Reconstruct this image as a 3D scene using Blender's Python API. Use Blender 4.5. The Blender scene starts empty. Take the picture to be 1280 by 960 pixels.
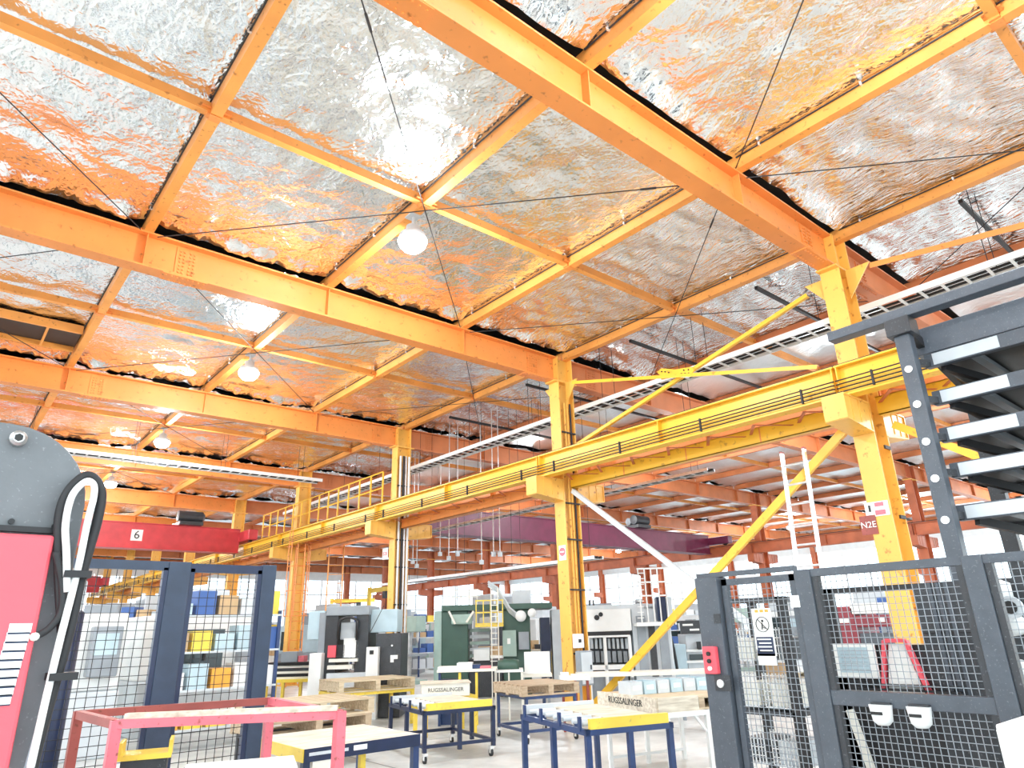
import bpy, bmesh, math, random
import numpy as np
from mathutils import Vector, Matrix
random.seed(7); np.random.seed(7)
SC = bpy.context.scene
COL = SC.collection
# ------------------------------------------------------------------ camera
F_PX = 845.92; CAM_Z = 1.6
YAW, PITCH, ROLL = math.radians(40.338), math.radians(19.905), math.radians(-1.611)
_f = Vector((math.sin(YAW)*math.cos(PITCH), math.cos(YAW)*math.cos(PITCH), math.sin(PITCH)))
_r0 = Vector((math.cos(YAW), -math.sin(YAW), 0)); _u0 = _r0.cross(_f)
_r = math.cos(ROLL)*_r0 + math.sin(ROLL)*_u0
_u = -math.sin(ROLL)*_r0 + math.cos(ROLL)*_u0
cd = bpy.data.cameras.new('camera'); cam = bpy.data.objects.new('camera', cd); COL.objects.link(cam)
cd.sensor_width = 36; cd.lens = F_PX/1280*36; cd.clip_start = 0.05; cd.clip_end = 500
cam.matrix_world = Matrix(((_r.x,_u.x,-_f.x,0),(_r.y,_u.y,-_f.y,0),(_r.z,_u.z,-_f.z,CAM_Z),(0,0,0,1)))
SC.camera = cam
def ray(px, py): return _r*((px-640)/F_PX) - _u*((py-480)/F_PX) + _f
def pz(px, py, z):
    d = ray(px,py); t = (z-CAM_Z)/d.z; return Vector((d.x*t, d.y*t, z))
def px_(px, py, x):
    d = ray(px,py); t = x/d.x; return Vector((x, d.y*t, CAM_Z+d.z*t))
def py_(px, py, y):
    d = ray(px,py); t = y/d.y; return Vector((d.x*t, y, CAM_Z+d.z*t))
# ------------------------------------------------------------------ sky, exposure
w = bpy.data.worlds.new('sky'); SC.world = w; w.use_nodes = True
w.node_tree.nodes['Background'].inputs[0].default_value = (0.82, 0.94, 1.0, 1)
w.node_tree.nodes['Background'].inputs[1].default_value = 2.9
SC.view_settings.view_transform = 'Standard'; SC.view_settings.look = 'None'
SC.view_settings.gamma = 1.0; SC.view_settings.use_curve_mapping = False
SC.view_settings.exposure = 0.25
LAMP_W = 420.0
# ------------------------------------------------------------------ materials
def nm(name):
    m = bpy.data.materials.new(name); m.use_nodes = True
    nt = m.node_tree; b = nt.nodes['Principled BSDF']; return m, nt, b
def link(nt, a, ao, b, bi): nt.links.new(a.outputs[ao], b.inputs[bi])
def paint(name, c, rough=.42, var=.14, metal=0., scale=3., bump=.04, dirt=None):
    m, nt, b = nm(name)
    tc = nt.nodes.new('ShaderNodeTexCoord')
    n = nt.nodes.new('ShaderNodeTexNoise'); n.inputs['Scale'].default_value = scale; n.inputs['Detail'].default_value = 7
    link(nt, tc, 'Object', n, 'Vector')
    rp = nt.nodes.new('ShaderNodeValToRGB'); link(nt, n, 0, rp, 0)
    lo = tuple(x*(1-var) for x in c); hi = tuple(min(1, x*(1+var)) for x in c)
    rp.color_ramp.elements[0].position = .3; rp.color_ramp.elements[0].color = (*lo, 1)
    rp.color_ramp.elements[1].position = .7; rp.color_ramp.elements[1].color = (*hi, 1)
    out = rp
    if dirt:
        n2 = nt.nodes.new('ShaderNodeTexNoise'); n2.inputs['Scale'].default_value = scale*9; n2.inputs['Detail'].default_value = 4
        link(nt, tc, 'Object', n2, 'Vector')
        r2 = nt.nodes.new('ShaderNodeValToRGB'); link(nt, n2, 0, r2, 0)
        r2.color_ramp.elements[0].position = .62; r2.color_ramp.elements[0].color = (0,0,0,1)
        r2.color_ramp.elements[1].position = .72; r2.color_ramp.elements[1].color = (1,1,1,1)
        mx = nt.nodes.new('ShaderNodeMixRGB'); link(nt, r2, 0, mx, 0); link(nt, rp, 0, mx, 1); mx.inputs[2].default_value = (*dirt, 1)
        out = mx
    link(nt, out, 0, b, 'Base Color')
    b.inputs['Roughness'].default_value = rough; b.inputs['Metallic'].default_value = metal
    if bump:
        bp = nt.nodes.new('ShaderNodeBump'); bp.inputs['Strength'].default_value = bump*4; bp.inputs['Distance'].default_value = .004
        n3 = nt.nodes.new('ShaderNodeTexNoise'); n3.inputs['Scale'].default_value = 60; link(nt, tc, 'Object', n3, 'Vector')
        link(nt, n3, 0, bp, 'Height'); link(nt, bp, 0, b, 'Normal')
    return m
def emit(name, c, s):
    m, nt, b = nm(name); b.inputs['Base Color'].default_value = (*c, 1)
    b.inputs['Emission Color'].default_value = (*c, 1); b.inputs['Emission Strength'].default_value = s; return m
def foil_mat(name, sc2, ang, rough, amp):
    m, nt, b = nm(name)
    b.inputs['Base Color'].default_value = (.93, .97, .985, 1); b.inputs['Metallic'].default_value = 1.0
    b.inputs['Roughness'].default_value = rough
    tc = nt.nodes.new('ShaderNodeTexCoord')
    mp = nt.nodes.new('ShaderNodeMapping'); mp.inputs['Rotation'].default_value = (0,0,ang); mp.inputs['Scale'].default_value = (*sc2, 1)
    link(nt, tc, 'Object', mp, 0)
    wn = nt.nodes.new('ShaderNodeTexNoise'); wn.inputs['Scale'].default_value = 1.3; wn.inputs['Detail'].default_value = 3
    link(nt, mp, 0, wn, 'Vector')
    ad = nt.nodes.new('ShaderNodeVectorMath'); ad.operation = 'MULTIPLY_ADD'; ad.inputs[1].default_value = (.5,.5,.5)
    link(nt, wn, 'Color', ad, 0); link(nt, mp, 0, ad, 2)
    def vor(sc):
        v = nt.nodes.new('ShaderNodeTexVoronoi'); v.inputs['Scale'].default_value = sc
        link(nt, ad, 0, v, 'Vector'); return v
    def mul(a, o, k):
        q = nt.nodes.new('ShaderNodeMath'); q.operation = 'MULTIPLY'; q.inputs[1].default_value = k; link(nt, a, o, q, 0); return q
    def add(a, c):
        q = nt.nodes.new('ShaderNodeMath'); link(nt, a, 0, q, 0); link(nt, c, 0, q, 1); return q
    nz = nt.nodes.new('ShaderNodeTexNoise'); nz.inputs['Scale'].default_value = 9; nz.inputs['Detail'].default_value = 2.5; nz.inputs['Roughness'].default_value = .5
    nz.inputs['Distortion'].default_value = .8; link(nt, mp, 0, nz, 'Vector')
    h = add(add(mul(vor(2.4), 0, .009*amp), add(mul(vor(7.), 0, .012*amp), mul(vor(15.), 0, .011*amp))), mul(nz, 0, .024*amp))
    bp = nt.nodes.new('ShaderNodeBump'); bp.inputs['Strength'].default_value = 1.0; bp.inputs['Distance'].default_value = 1.0
    link(nt, h, 0, bp, 'Height'); link(nt, bp, 0, b, 'Normal')
    return m
def concrete(name):
    m, nt, b = nm(name)
    tc = nt.nodes.new('ShaderNodeTexCoord')
    n = nt.nodes.new('ShaderNodeTexNoise'); n.inputs['Scale'].default_value = .9; n.inputs['Detail'].default_value = 9; n.inputs['Roughness'].default_value = .65
    link(nt, tc, 'Object', n, 'Vector')
    rp = nt.nodes.new('ShaderNodeValToRGB'); link(nt, n, 0, rp, 0)
    rp.color_ramp.elements[0].position = .32; rp.color_ramp.elements[0].color = (.42,.43,.42,1)
    rp.color_ramp.elements[1].position = .66; rp.color_ramp.elements[1].color = (.78,.79,.77,1)
    br = nt.nodes.new('ShaderNodeTexBrick'); link(nt, tc, 'Object', br, 'Vector')
    br.offset = 0; br.inputs['Scale'].default_value = .2; br.inputs['Mortar Size'].default_value = .0025
    br.inputs['Color1'].default_value = br.inputs['Color2'].default_value = (1,1,1,1); br.inputs['Mortar'].default_value = (.25,.25,.25,1)
    br.inputs['Brick Width'].default_value = 1; br.inputs['Row Height'].default_value = 1
    mx = nt.nodes.new('ShaderNodeMixRGB'); mx.blend_type = 'MULTIPLY'; mx.inputs[0].default_value = 1
    link(nt, rp, 0, mx, 1); link(nt, br, 0, mx, 2); link(nt, mx, 0, b, 'Base Color')
    b.inputs['Roughness'].default_value = .38
    return m
def wood(name, c):
    m, nt, b = nm(name)
    tc = nt.nodes.new('ShaderNodeTexCoord'); mp = nt.nodes.new('ShaderNodeMapping'); mp.inputs['Scale'].default_value = (3, 22, 22)
    link(nt, tc, 'Object', mp, 0)
    n = nt.nodes.new('ShaderNodeTexNoise'); n.inputs['Scale'].default_value = 1.4; n.inputs['Detail'].default_value = 6; link(nt, mp, 0, n, 'Vector')
    rp = nt.nodes.new('ShaderNodeValToRGB'); link(nt, n, 0, rp, 0)
    rp.color_ramp.elements[0].position = .3; rp.color_ramp.elements[0].color = (c[0]*.6, c[1]*.55, c[2]*.5, 1)
    rp.color_ramp.elements[1].position = .7; rp.color_ramp.elements[1].color = (*c, 1)
    link(nt, rp, 0, b, 'Base Color'); b.inputs['Roughness'].default_value = .7
    return m
def glass(name, tint=(.9,.95,1)):
    m, nt, b = nm(name); out = nt.nodes['Material Output']
    t = nt.nodes.new('ShaderNodeBsdfTransparent'); t.inputs[0].default_value = (*tint, 1)
    g = nt.nodes.new('ShaderNodeBsdfGlossy'); g.inputs['Roughness'].default_value = .05
    mx = nt.nodes.new('ShaderNodeMixShader'); mx.inputs[0].default_value = .1
    link(nt, t, 0, mx, 1); link(nt, g, 0, mx, 2); link(nt, mx, 0, out, 'Surface'); return m
M = dict(
 girder=paint('girder_paint', (.80,.27,.06), .42, .10, scale=1.2, dirt=(.45,.14,.03)),
 purlin=paint('purlin_paint', (.82,.33,.07), .42, .12, scale=1.5, dirt=(.45,.15,.03)),
 column=paint('column_paint', (.86,.47,.09), .40, .10, scale=1.2, dirt=(.5,.2,.04)),
 runway=paint('runway_paint', (.88,.50,.035), .38, .08, scale=1., dirt=(.55,.28,.03)),
 oldsteel=paint('rust_orange_paint', (.50,.13,.05), .5, .2, scale=2.),
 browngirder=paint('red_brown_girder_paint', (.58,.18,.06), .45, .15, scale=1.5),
 crane_red=paint('crane_red_paint', (.60,.05,.06), .4, .12),
 crane_maroon=paint('crane_maroon_paint', (.16,.02,.06), .4, .15),
 black=paint('black_paint', (.012,.012,.014), .45, .2),
 rubber=paint('black_rubber', (.02,.02,.022), .6, .2),
 charcoal=paint('charcoal_paint', (.035,.038,.044), .42, .2, scale=8, dirt=(.12,.13,.14)),
 slate=paint('slate_grey_paint', (.075,.088,.108), .38, .12, scale=10, dirt=(.15,.17,.19)),
 navy=paint('navy_paint', (.012,.022,.065), .35, .2, scale=5),
 blue=paint('blue_paint', (.024,.050,.145), .35, .2, scale=5),
 steelgrey=paint('grey_paint', (.28,.31,.34), .4, .12),
 lightgrey=paint('light_grey_paint', (.58,.62,.65), .4, .08),
 white=paint('white_paint', (.80,.81,.80), .42, .05),
 cream=paint('cream_paint', (.78,.76,.68), .45, .06),
 pale_blue=paint('pale_blue_paint', (.45,.58,.64), .4, .1),
 green=paint('dark_green_paint', (.045,.10,.075), .42, .15),
 sage=paint('sage_green_paint', (.33,.45,.40), .42, .12),
 yellow=paint('safety_yellow_paint', (.85,.62,.08), .42, .12, dirt=(.5,.38,.1)),
 fenceblue=paint('slate_blue_paint', (.030,.048,.088), .4, .15, scale=8), midgrey=paint('speckled_grey_paint', (.15,.16,.17), .5, .12, scale=14, dirt=(.26,.27,.28)),
 red=paint('machine_red_paint', (.82,.10,.13), .35, .06),
 pink=paint('worn_red_paint', (.72,.16,.20), .45, .18, dirt=(.35,.07,.06)),
 redbrown=paint('red_brown_paint', (.34,.075,.06), .5, .2, dirt=(.2,.05,.03)),
 maroon=paint('maroon_paint', (.24,.025,.04), .4, .15),
 galv=paint('galvanised_steel', (.72,.73,.74), .35, .12, metal=.75, scale=14),
 alu=paint('bare_aluminium', (.82,.83,.85), .3, .08, metal=.8, scale=10),
 steel=paint('bare_steel', (.5,.5,.5), .32, .15, metal=.9, scale=8),
 chrome=paint('bright_bolt_metal', (.85,.85,.84), .25, .05, metal=.6),
 deck=paint('dark_roof_deck', (.05,.045,.04), .8, .2),
 wood=wood('pale_pallet_wood', (.72,.60,.42)), wood2=wood('weathered_pallet_wood', (.60,.47,.33)),
 board=wood('bleached_board', (.80,.74,.62)), card=paint('cardboard', (.52,.36,.2), .8, .1),
 paper=paint('paper', (.86,.86,.83), .7, .03, bump=0), ink=paint('black_ink', (.02,.02,.02), .6, .1, bump=0),
 redink=paint('red_ink', (.7,.03,.05), .6, .05, bump=0),
 glass=glass('clear_glass'), darkglass=paint('dark_glass', (.03,.045,.05), .08, .1, bump=0),
 concrete=concrete('concrete_floor'), cladding=paint('pale_wall_cladding', (.74,.76,.76), .5, .05),
 foil_a=foil_mat('crumpled_foil', (1.15,.8), .5, .16, .62), foil_b=foil_mat('stretched_foil', (1.5,.32), .14, .06, 1.7),
 foil_c=foil_mat('dull_foil', (1.2,.6), .3, .42, .6),
 lamp=emit('lamp_glow', (1.,.98,.95), 60.), teal=paint('teal_paint', (.2,.45,.45), .4, .1),
 orange_box=paint('orange_plastic', (.85,.38,.05), .4, .1), tarp=paint('blue_tarp', (.05,.12,.35), .5, .1))
# ------------------------------------------------------------------ mesh helpers
class MB:
    def __init__(s): s.v = []; s.f = []
    def add(s, vs, fs):
        o = len(s.v); s.v += [tuple(v) for v in vs]; s.f += [tuple(i+o for i in f) for f in fs]; return s
    def box(s, x0, x1, y0, y1, z0, z1):
        return s.add([(x0,y0,z0),(x1,y0,z0),(x1,y1,z0),(x0,y1,z0),(x0,y0,z1),(x1,y0,z1),(x1,y1,z1),(x0,y1,z1)],
          [(0,3,2,1),(4,5,6,7),(0,1,5,4),(1,2,6,5),(2,3,7,6),(3,0,4,7)])
    def bar(s, p, q, w, h, up=(0,0,1)):
        p, q = Vector(p), Vector(q); d = (q-p).normalized(); up = Vector(up)
        if abs(d.dot(up)) > .98: up = Vector((1,0,0))
        a = d.cross(up).normalized(); b = a.cross(d)
        vs = []
        for c in (p, q):
            for i, j in ((-1,-1),(1,-1),(1,1),(-1,1)): vs.append(c + a*(i*w/2) + b*(j*h/2))
        return s.add(vs, [(0,3,2,1),(4,5,6,7),(0,1,5,4),(1,2,6,5),(2,3,7,6),(3,0,4,7)])
    def tube(s, pts, r, n=8, cap=True):
        pts = [Vector(p) for p in pts]; vs = []; fs = []; prev = None
        for i, p in enumerate(pts):
            d = (pts[min(i+1, len(pts)-1)] - pts[max(i-1, 0)]).normalized()
            if prev is None: a = d.cross(Vector((0,0,1))) if abs(d.z) < .95 else d.cross(Vector((1,0,0)))
            else: a = prev - d*prev.dot(d)
            a.normalize(); prev = a; b = d.cross(a)
            for k in range(n):
                t = 2*math.pi*k/n; vs.append(p + a*(r*math.cos(t)) + b*(r*math.sin(t)))
        for i in range(len(pts)-1):
            for k in range(n): fs.append((i*n+k, i*n+(k+1)%n, (i+1)*n+(k+1)%n, (i+1)*n+k))
        if cap: fs.append(tuple(range(n-1,-1,-1))); fs.append(tuple(range((len(pts)-1)*n, len(pts)*n)))
        return s.add(vs, fs)
    def lathe(s, c, prof, n=16, axis='z'):
        vs = []; fs = []; c = Vector(c)
        for r, z in prof:
            for k in range(n):
                t = 2*math.pi*k/n; a, b = r*math.cos(t), r*math.sin(t)
                vs.append(c + Vector({'z':(a,b,z), 'x':(z,a,b), 'y':(b,z,a)}[axis]))
        for i in range(len(prof)-1):
            for k in range(n): fs.append((i*n+k, i*n+(k+1)%n, (i+1)*n+(k+1)%n, (i+1)*n+k))
        fs.append(tuple(range(n-1,-1,-1))); fs.append(tuple(range((len(prof)-1)*n, len(prof)*n)))
        return s.add(vs, fs)
    def prism(s, poly, a, b, plane='xz'):
        m = {'xz': lambda u, v, t: (u,t,v), 'yz': lambda u, v, t: (t,u,v), 'xy': lambda u, v, t: (u,v,t)}[plane]
        n = len(poly); vs = [m(u,v,a) for u,v in poly] + [m(u,v,b) for u,v in poly]
        fs = [tuple(range(n-1,-1,-1)), tuple(range(n,2*n))] + [(i,(i+1)%n,(i+1)%n+n,i+n) for i in range(n)]
        return s.add(vs, fs)
    def ibeam_x(s, x0, x1, y, z0, z1, fw=.25, ft=.03, wt=.02):
        s.box(x0,x1,y-fw/2,y+fw/2,z0,z0+ft); s.box(x0,x1,y-fw/2,y+fw/2,z1-ft,z1); return s.box(x0,x1,y-wt/2,y+wt/2,z0+ft,z1-ft)
    def ibeam_y(s, y0, y1, x, z0, z1, fw=.25, ft=.03, wt=.02):
        s.box(x-fw/2,x+fw/2,y0,y1,z0,z0+ft); s.box(x-fw/2,x+fw/2,y0,y1,z1-ft,z1); return s.box(x-wt/2,x+wt/2,y0,y1,z0+ft,z1-ft)
    def mesh(s, name, mat, smooth=False):
        me = bpy.data.meshes.new(name); me.from_pydata(s.v, [], s.f); me.update()
        bm = bmesh.new(); bm.from_mesh(me); bmesh.ops.recalc_face_normals(bm, faces=bm.faces); bm.to_mesh(me); bm.free()
        if smooth: me.polygons.foreach_set('use_smooth', [True]*len(me.polygons))
        me.materials.append(M[mat] if isinstance(mat, str) else mat); return me
    def build(s, name, mat, parent=None, smooth=False, loc=None, bevel=0):
        o = bpy.data.objects.new(name, s.mesh(name, mat, smooth)); COL.objects.link(o)
        if parent: o.parent = parent
        if loc: o.location = loc
        if bevel:
            b = o.modifiers.new('bevel', 'BEVEL'); b.width = bevel; b.segments = 2; b.limit_method = 'ANGLE'
        return o
def tag(o, label, cat, group=None):
    o['label'] = label; o['category'] = cat
    if group: o['group'] = group
    return o
def thing(name, label, cat, loc=(0,0,0), rotz=0., group=None):
    o = bpy.data.objects.new(name, None); COL.objects.link(o); o.empty_display_size = .1
    o.location = loc; o.rotation_euler = (0,0,rotz); return tag(o, label, cat, group)
def struct(o): o['kind'] = 'structure'; return o
def stuff(o): o['kind'] = 'stuff'; return o
def dup(root, loc=None, rotz=None, label=None, group=None, kids=True):
    r = root.copy(); COL.objects.link(r)
    if loc is not None: r.location = loc
    if rotz is not None: r.rotation_euler = (0,0,rotz)
    if label: r['label'] = label
    if group: r['group'] = group
    if kids:
        for ch in list(root.children):
            c = ch.copy(); COL.objects.link(c); c.parent = r
            for g in list(ch.children):
                e = g.copy(); COL.objects.link(e); e.parent = c
    return r
def at(mesh, name, parent=None, loc=(0,0,0), rot=None, scale=None):
    o = bpy.data.objects.new(name, mesh); COL.objects.link(o); o.location = loc
    if parent: o.parent = parent
    if rot: o.rotation_euler = rot
    if scale: o.scale = scale
    return o
def text(body, size, mat, name, parent, loc, rot, depth=.002, align='CENTER'):
    c = bpy.data.curves.new(name, 'FONT'); c.body = body; c.size = size; c.extrude = depth; c.align_x = align; c.align_y = 'CENTER'; c.resolution_u = 2
    t = bpy.data.objects.new(name+'_t', c); me = bpy.data.meshes.new_from_object(t); bpy.data.objects.remove(t)
    me.materials.clear(); me.materials.append(M[mat]); me.name = name
    return at(me, name, parent, loc, rot)
# ================================================================== BUILDING
XP = [1.55 + 2.93*k for k in range(-4, 17)]            # purlin lines
YG = [-2.4, 3.95, 10.3, 17.2, 24.2, 31.1, 38.0, 44.9, 51.8, 58.7]   # girder (frame) lines
YM = [(a+b)/2 for a, b in zip(YG, YG[1:])]
XC = [-9.1, 10.2, 29.5, 48.4]                          # column lines
ZB, ZT = 6.80, 7.38                                     # girder bottom / top
X0, X1, Y0, Y1 = -10.2, 48.6, -2.6, 59.0
fl = MB().box(X0-30, X1+.3, Y0-30, Y1+.3, -.2, 0).build('floor', 'concrete'); struct(fl)
ceil = bpy.data.objects.new('ceiling', None); COL.objects.link(ceil); struct(ceil)
MB().box(X0, X1, Y0, Y1, 7.86, 7.95).build('roof_deck', 'deck', ceil)
# foil sheets, one per roof panel
def foil_sheet(xa, xb, ya, yb, nx, ny, seed, taut):
    r = np.random.RandomState(seed)
    u = np.linspace(0, 1, nx+1); v = np.linspace(0, 1, ny+1); U, V = np.meshgrid(u, v, indexing='ij')
    X = xa + (xb-xa)*U; Y = ya + (yb-ya)*V
    Z0 = 7.585 - .04*np.sin(np.pi*U)*(1-.3*taut); Z = np.zeros_like(X)
    for k in range(14):
        a = r.uniform(0, math.pi) if not taut else r.normal(-.35, .35)
        fr = r.uniform(1.2, 7.5); ph = r.uniform(0, 6.28); am = r.uniform(.012, .03)/(.45*fr+.6)*(.45 if not taut else .9)
        s = np.sin(fr*(X*math.sin(a)+Y*math.cos(a))*1.3 + ph + 1.1*np.sin(1.7*X+ph)+.8*np.sin(1.3*Y+2*ph))
        Z += am*(1-np.abs(s))*2
    for k in range(2):                                   # pinned points with radiating creases
        cx, cy = xa+(xb-xa)*r.uniform(.35,.65), ya+(yb-ya)*(.25+.5*k+r.uniform(-.06,.06))
        D = np.hypot(X-cx, Y-cy); T = np.arctan2(Y-cy, X-cx)
        Z += .10*np.exp(-D*2.6) + .02*np.exp(-D*1.1)*np.abs(np.sin(T*r.randint(4,7)+r.uniform(0,6)))
    e = np.minimum(V, 1-V)*(yb-ya)
    rag = sum(np.sin(X*q+seed*1.7*q)/w_ for q, w_ in ((2.1,1.6),(5.3,2),(11.7,2.6),(27.,3.2),(53.,4.)))
    Z -= (.11+.05*rag)*np.exp(-(e/.2)**2)
    ex = np.minimum(U, 1-U)*(xb-xa)
    Z = Z0 + (Z-.02)*np.clip(ex/.3, 0, 1)**.7
    Y = Y + .035*np.exp(-(e/.12)**2)*rag*np.sign(.5-V)
    me = bpy.data.meshes.new('foil_sheet')
    vs = np.stack([X, Y, Z], -1).reshape(-1, 3)
    i = np.arange(nx)[:,None]*(ny+1) + np.arange(ny)[None,:]; i = i.reshape(-1)
    fs = np.stack([i, i+1, i+ny+2, i+ny+1], -1)
    me.from_pydata(vs.tolist(), [], fs.tolist()); me.update()
    me.polygons.foreach_set('use_smooth', [True]*len(me.polygons))
    me.materials.append(M['foil_c' if nx < 20 and xa > 10 else 'foil_b' if taut else 'foil_a'])
    at(me, 'foil_sheet', ceil)
sd = 0
for j in range(len(YG)-1):
    for i in range(len(XP)-1):
        sd += 1
        near = j <= 4 and -3 < XP[i] < 13
        taut = XP[i] > 6.5 and not (j >= 2 and XP[i] < 9)
        foil_sheet(XP[i]+.02, XP[i+1]-.02, YG[j]+.15, YG[j+1]-.15, 44 if near else 10, 90 if near else 18, sd, taut)
# ---- girders
me_st = {}
def bolts_mb(pts, ax, r=.016, h=.02):
    m = MB()
    for p in pts: m.lathe(p, [(r,0),(r,h)], 6, ax)
    return m
def girder(xa, xb, y, label, group=None, detail=True, mat='girder', splices=()):
    g = thing('roof_girder', label, 'girder', (xa, y, ZB), 0, group)
    L = xb-xa
    MB().ibeam_x(0, L, 0, 0, ZT-ZB, .26, .028, .018).build('i_beam', mat, g)
    if ('st', mat) not in me_st:
        me_st[('st', mat)] = MB().prism([(0,.03),(-.115,.03),(-.115,ZT-ZB-.03),(0,ZT-ZB-.03)], -.008, .008, 'yz').mesh('stiffener', mat)
    for x in XP:
        if xa+.3 < x < xb-.3: at(me_st[('st', mat)], 'stiffener', g, (x-xa, 0, 0))
    for x in splices:
        lx = x-xa
        MB().box(lx-.16, lx+.16, -.024, -.009, .06, ZT-ZB-.06).build('splice_plate', mat, g)
        MB().box(lx-.32, lx+.32, -.125, .125, -.014, 0).build('flange_plate', mat, g)
        pts = [(lx+sx, -.024, .10+.06*k) for sx in (-.10,-.045,.045,.10) for k in range(7)]
        b = bolts_mb([(p[0],p[1]-.02,p[2]) for p in pts], 'y')
        for sy in (-.08,.08):
            for k in range(8): b.lathe((lx-.27+.077*k, sy, -.03), [(.014,0),(.014,.018)], 6, 'z')
        stuff(b.build('splice_bolts', 'chrome' if False else mat, g))
    return g
CN = {0:'roof edge', 1:'rack column', 2:'electrical box column', 3:'piped column', 4:'caged ladder column'}
def bay(j): return 'between the %s and the %s' % (CN[j], CN[j+1]) if j < 4 else 'beyond the caged ladder column'
gl = {1:'orange steel roof girder resting on the column beside the grey storage rack',
      2:'orange steel roof girder on the column braced towards the storage rack column',
      3:'orange roof girder above the column carrying the bundled pipes',
      4:'orange roof girder above the column with the tall caged ladder'}
for j, y in enumerate(YG):
    if j in gl:
        girder(-9.1, 9.97, y, gl[j], None, True, 'girder', (2.15, 9.35))
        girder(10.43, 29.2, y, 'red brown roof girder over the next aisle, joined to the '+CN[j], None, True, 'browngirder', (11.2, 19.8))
    else:
        girder(-9.1, 9.97, y, 'orange roof girder over the far part of the crane aisle' if j > 4 else 'orange roof girder at the open edge of the roof', 'far aisle girders' if j > 4 else None)
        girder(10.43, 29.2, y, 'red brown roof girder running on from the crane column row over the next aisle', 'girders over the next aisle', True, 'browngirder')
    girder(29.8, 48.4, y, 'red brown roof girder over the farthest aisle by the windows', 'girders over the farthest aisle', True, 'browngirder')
# ---- purlins (one per bay) with a thin conduit clipped along the side
def purlin_mesh(L):
    m = MB(); h, wd, t = .20, .13, .012
    m.box(-wd/2, -wd/2+t, 0, L, 0, h); m.box(-wd/2+t, wd/2, 0, L, 0, t); m.box(-wd/2+t, wd/2, 0, L, h-t, h); m.box(wd/2-t, wd/2, 0, L, t, .035)
    return m.mesh('roof_purlin', 'purlin')
for j in range(len(YG)-1):
    L = YG[j+1]-YG[j]-.02
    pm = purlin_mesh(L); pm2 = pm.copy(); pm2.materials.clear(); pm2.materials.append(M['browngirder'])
    cm = MB().tube([(-.085,.15,.165),(-.085,L-.15,.165)], .011, 6).mesh('conduit', 'rubber')
    sm = MB().box(-.105,-.06,-.012,.012,.145,.19).mesh('clip', 'chrome')
    cl = MB().box(-.065,.065,-.06,.06,-.012,0).box(-.10,-.065,-.05,.05,0,.10).mesh('cleat', 'girder')
    for i, x in enumerate(XP):
        near = x < 13 and j < 4
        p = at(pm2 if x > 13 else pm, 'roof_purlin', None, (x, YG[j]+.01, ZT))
        if x > 30: tag(p, 'red brown roof purlin over the farthest aisle by the windows', 'purlin', 'purlins of the farthest aisle')
        elif x > 10.4: tag(p, 'steel purlin over the next aisle, '+bay(j), 'purlin', 'next aisle purlins '+bay(j))
        else: tag(p, 'orange purlin over the crane aisle, '+bay(j), 'purlin', 'crane aisle purlins '+bay(j))
        if near:
            at(cm, 'conduit', p)
            for k in range(5): at(sm, 'clip', p, (0, .5+k*(L-1)/4, 0))
            at(cl, 'cleat', p, (0, .04, 0)); at(cl, 'cleat', p, (0, L/2, 0))
# ---- struts between purlins at mid bay
Ls = XP[1]-XP[0]-.14
stm = MB().box(0, Ls, -.05, -.04, 0, .13).box(0, Ls, -.04, .05, 0, .012).mesh('purlin_strut', 'purlin')
gus = MB().box(0,.10,-.09,.09,.03,.042).mesh('end_gusset', 'girder')
for j in range(len(YM)):
    for i in range(len(XP)-1):
        s = at(stm, 'purlin_strut', None, (XP[i]+.07, YM[j], ZT+.03))
        if XP[i] > 10: tag(s, 'slim strut tying outer aisle purlins, '+bay(j), 'strut', 'outer aisle struts '+bay(j))
        else: tag(s, 'slim strut tying crane aisle purlins, '+bay(j), 'strut', 'crane aisle struts '+bay(j))
        if XP[i] < 13 and j < 4: at(gus, 'end_gusset', s); at(gus, 'end_gusset', s, (Ls-.10,0,0))
# ---- thin cross rods under the purlins
def rod(a, b, label, group, r=.008):
    a, b = Vector(a), Vector(b); d = b-a
    o = MB().tube([(0,0,0), d*.5, d], r, 6).build('brace_rod', 'rubber', None, False, a)
    tag(o, label, 'rod', group)
    MB().tube([d*.1, d*.1+d.normalized()*.22], r*2, 6).build('turnbuckle', 'rubber', o)
def rods(xa, xb, j):
    for q, zz in (((xa+.12,xb-.12),.02),((xb-.12,xa+.12),.065)):
        rod((q[0], YG[j]+.15, ZT-zz), (q[1], YG[j+1]-.15, ZT-zz), 'thin dark diagonal bracing rod, '+bay(j), 'cross rods '+bay(j))
for j in range(5):
    for xa, xb in ((XP[2],XP[4]), (XP[4],XP[6]), (XP[6],XP[7]+2.93)):
        if j < 3 or xa < 5: rods(xa, xb, j)
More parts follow.
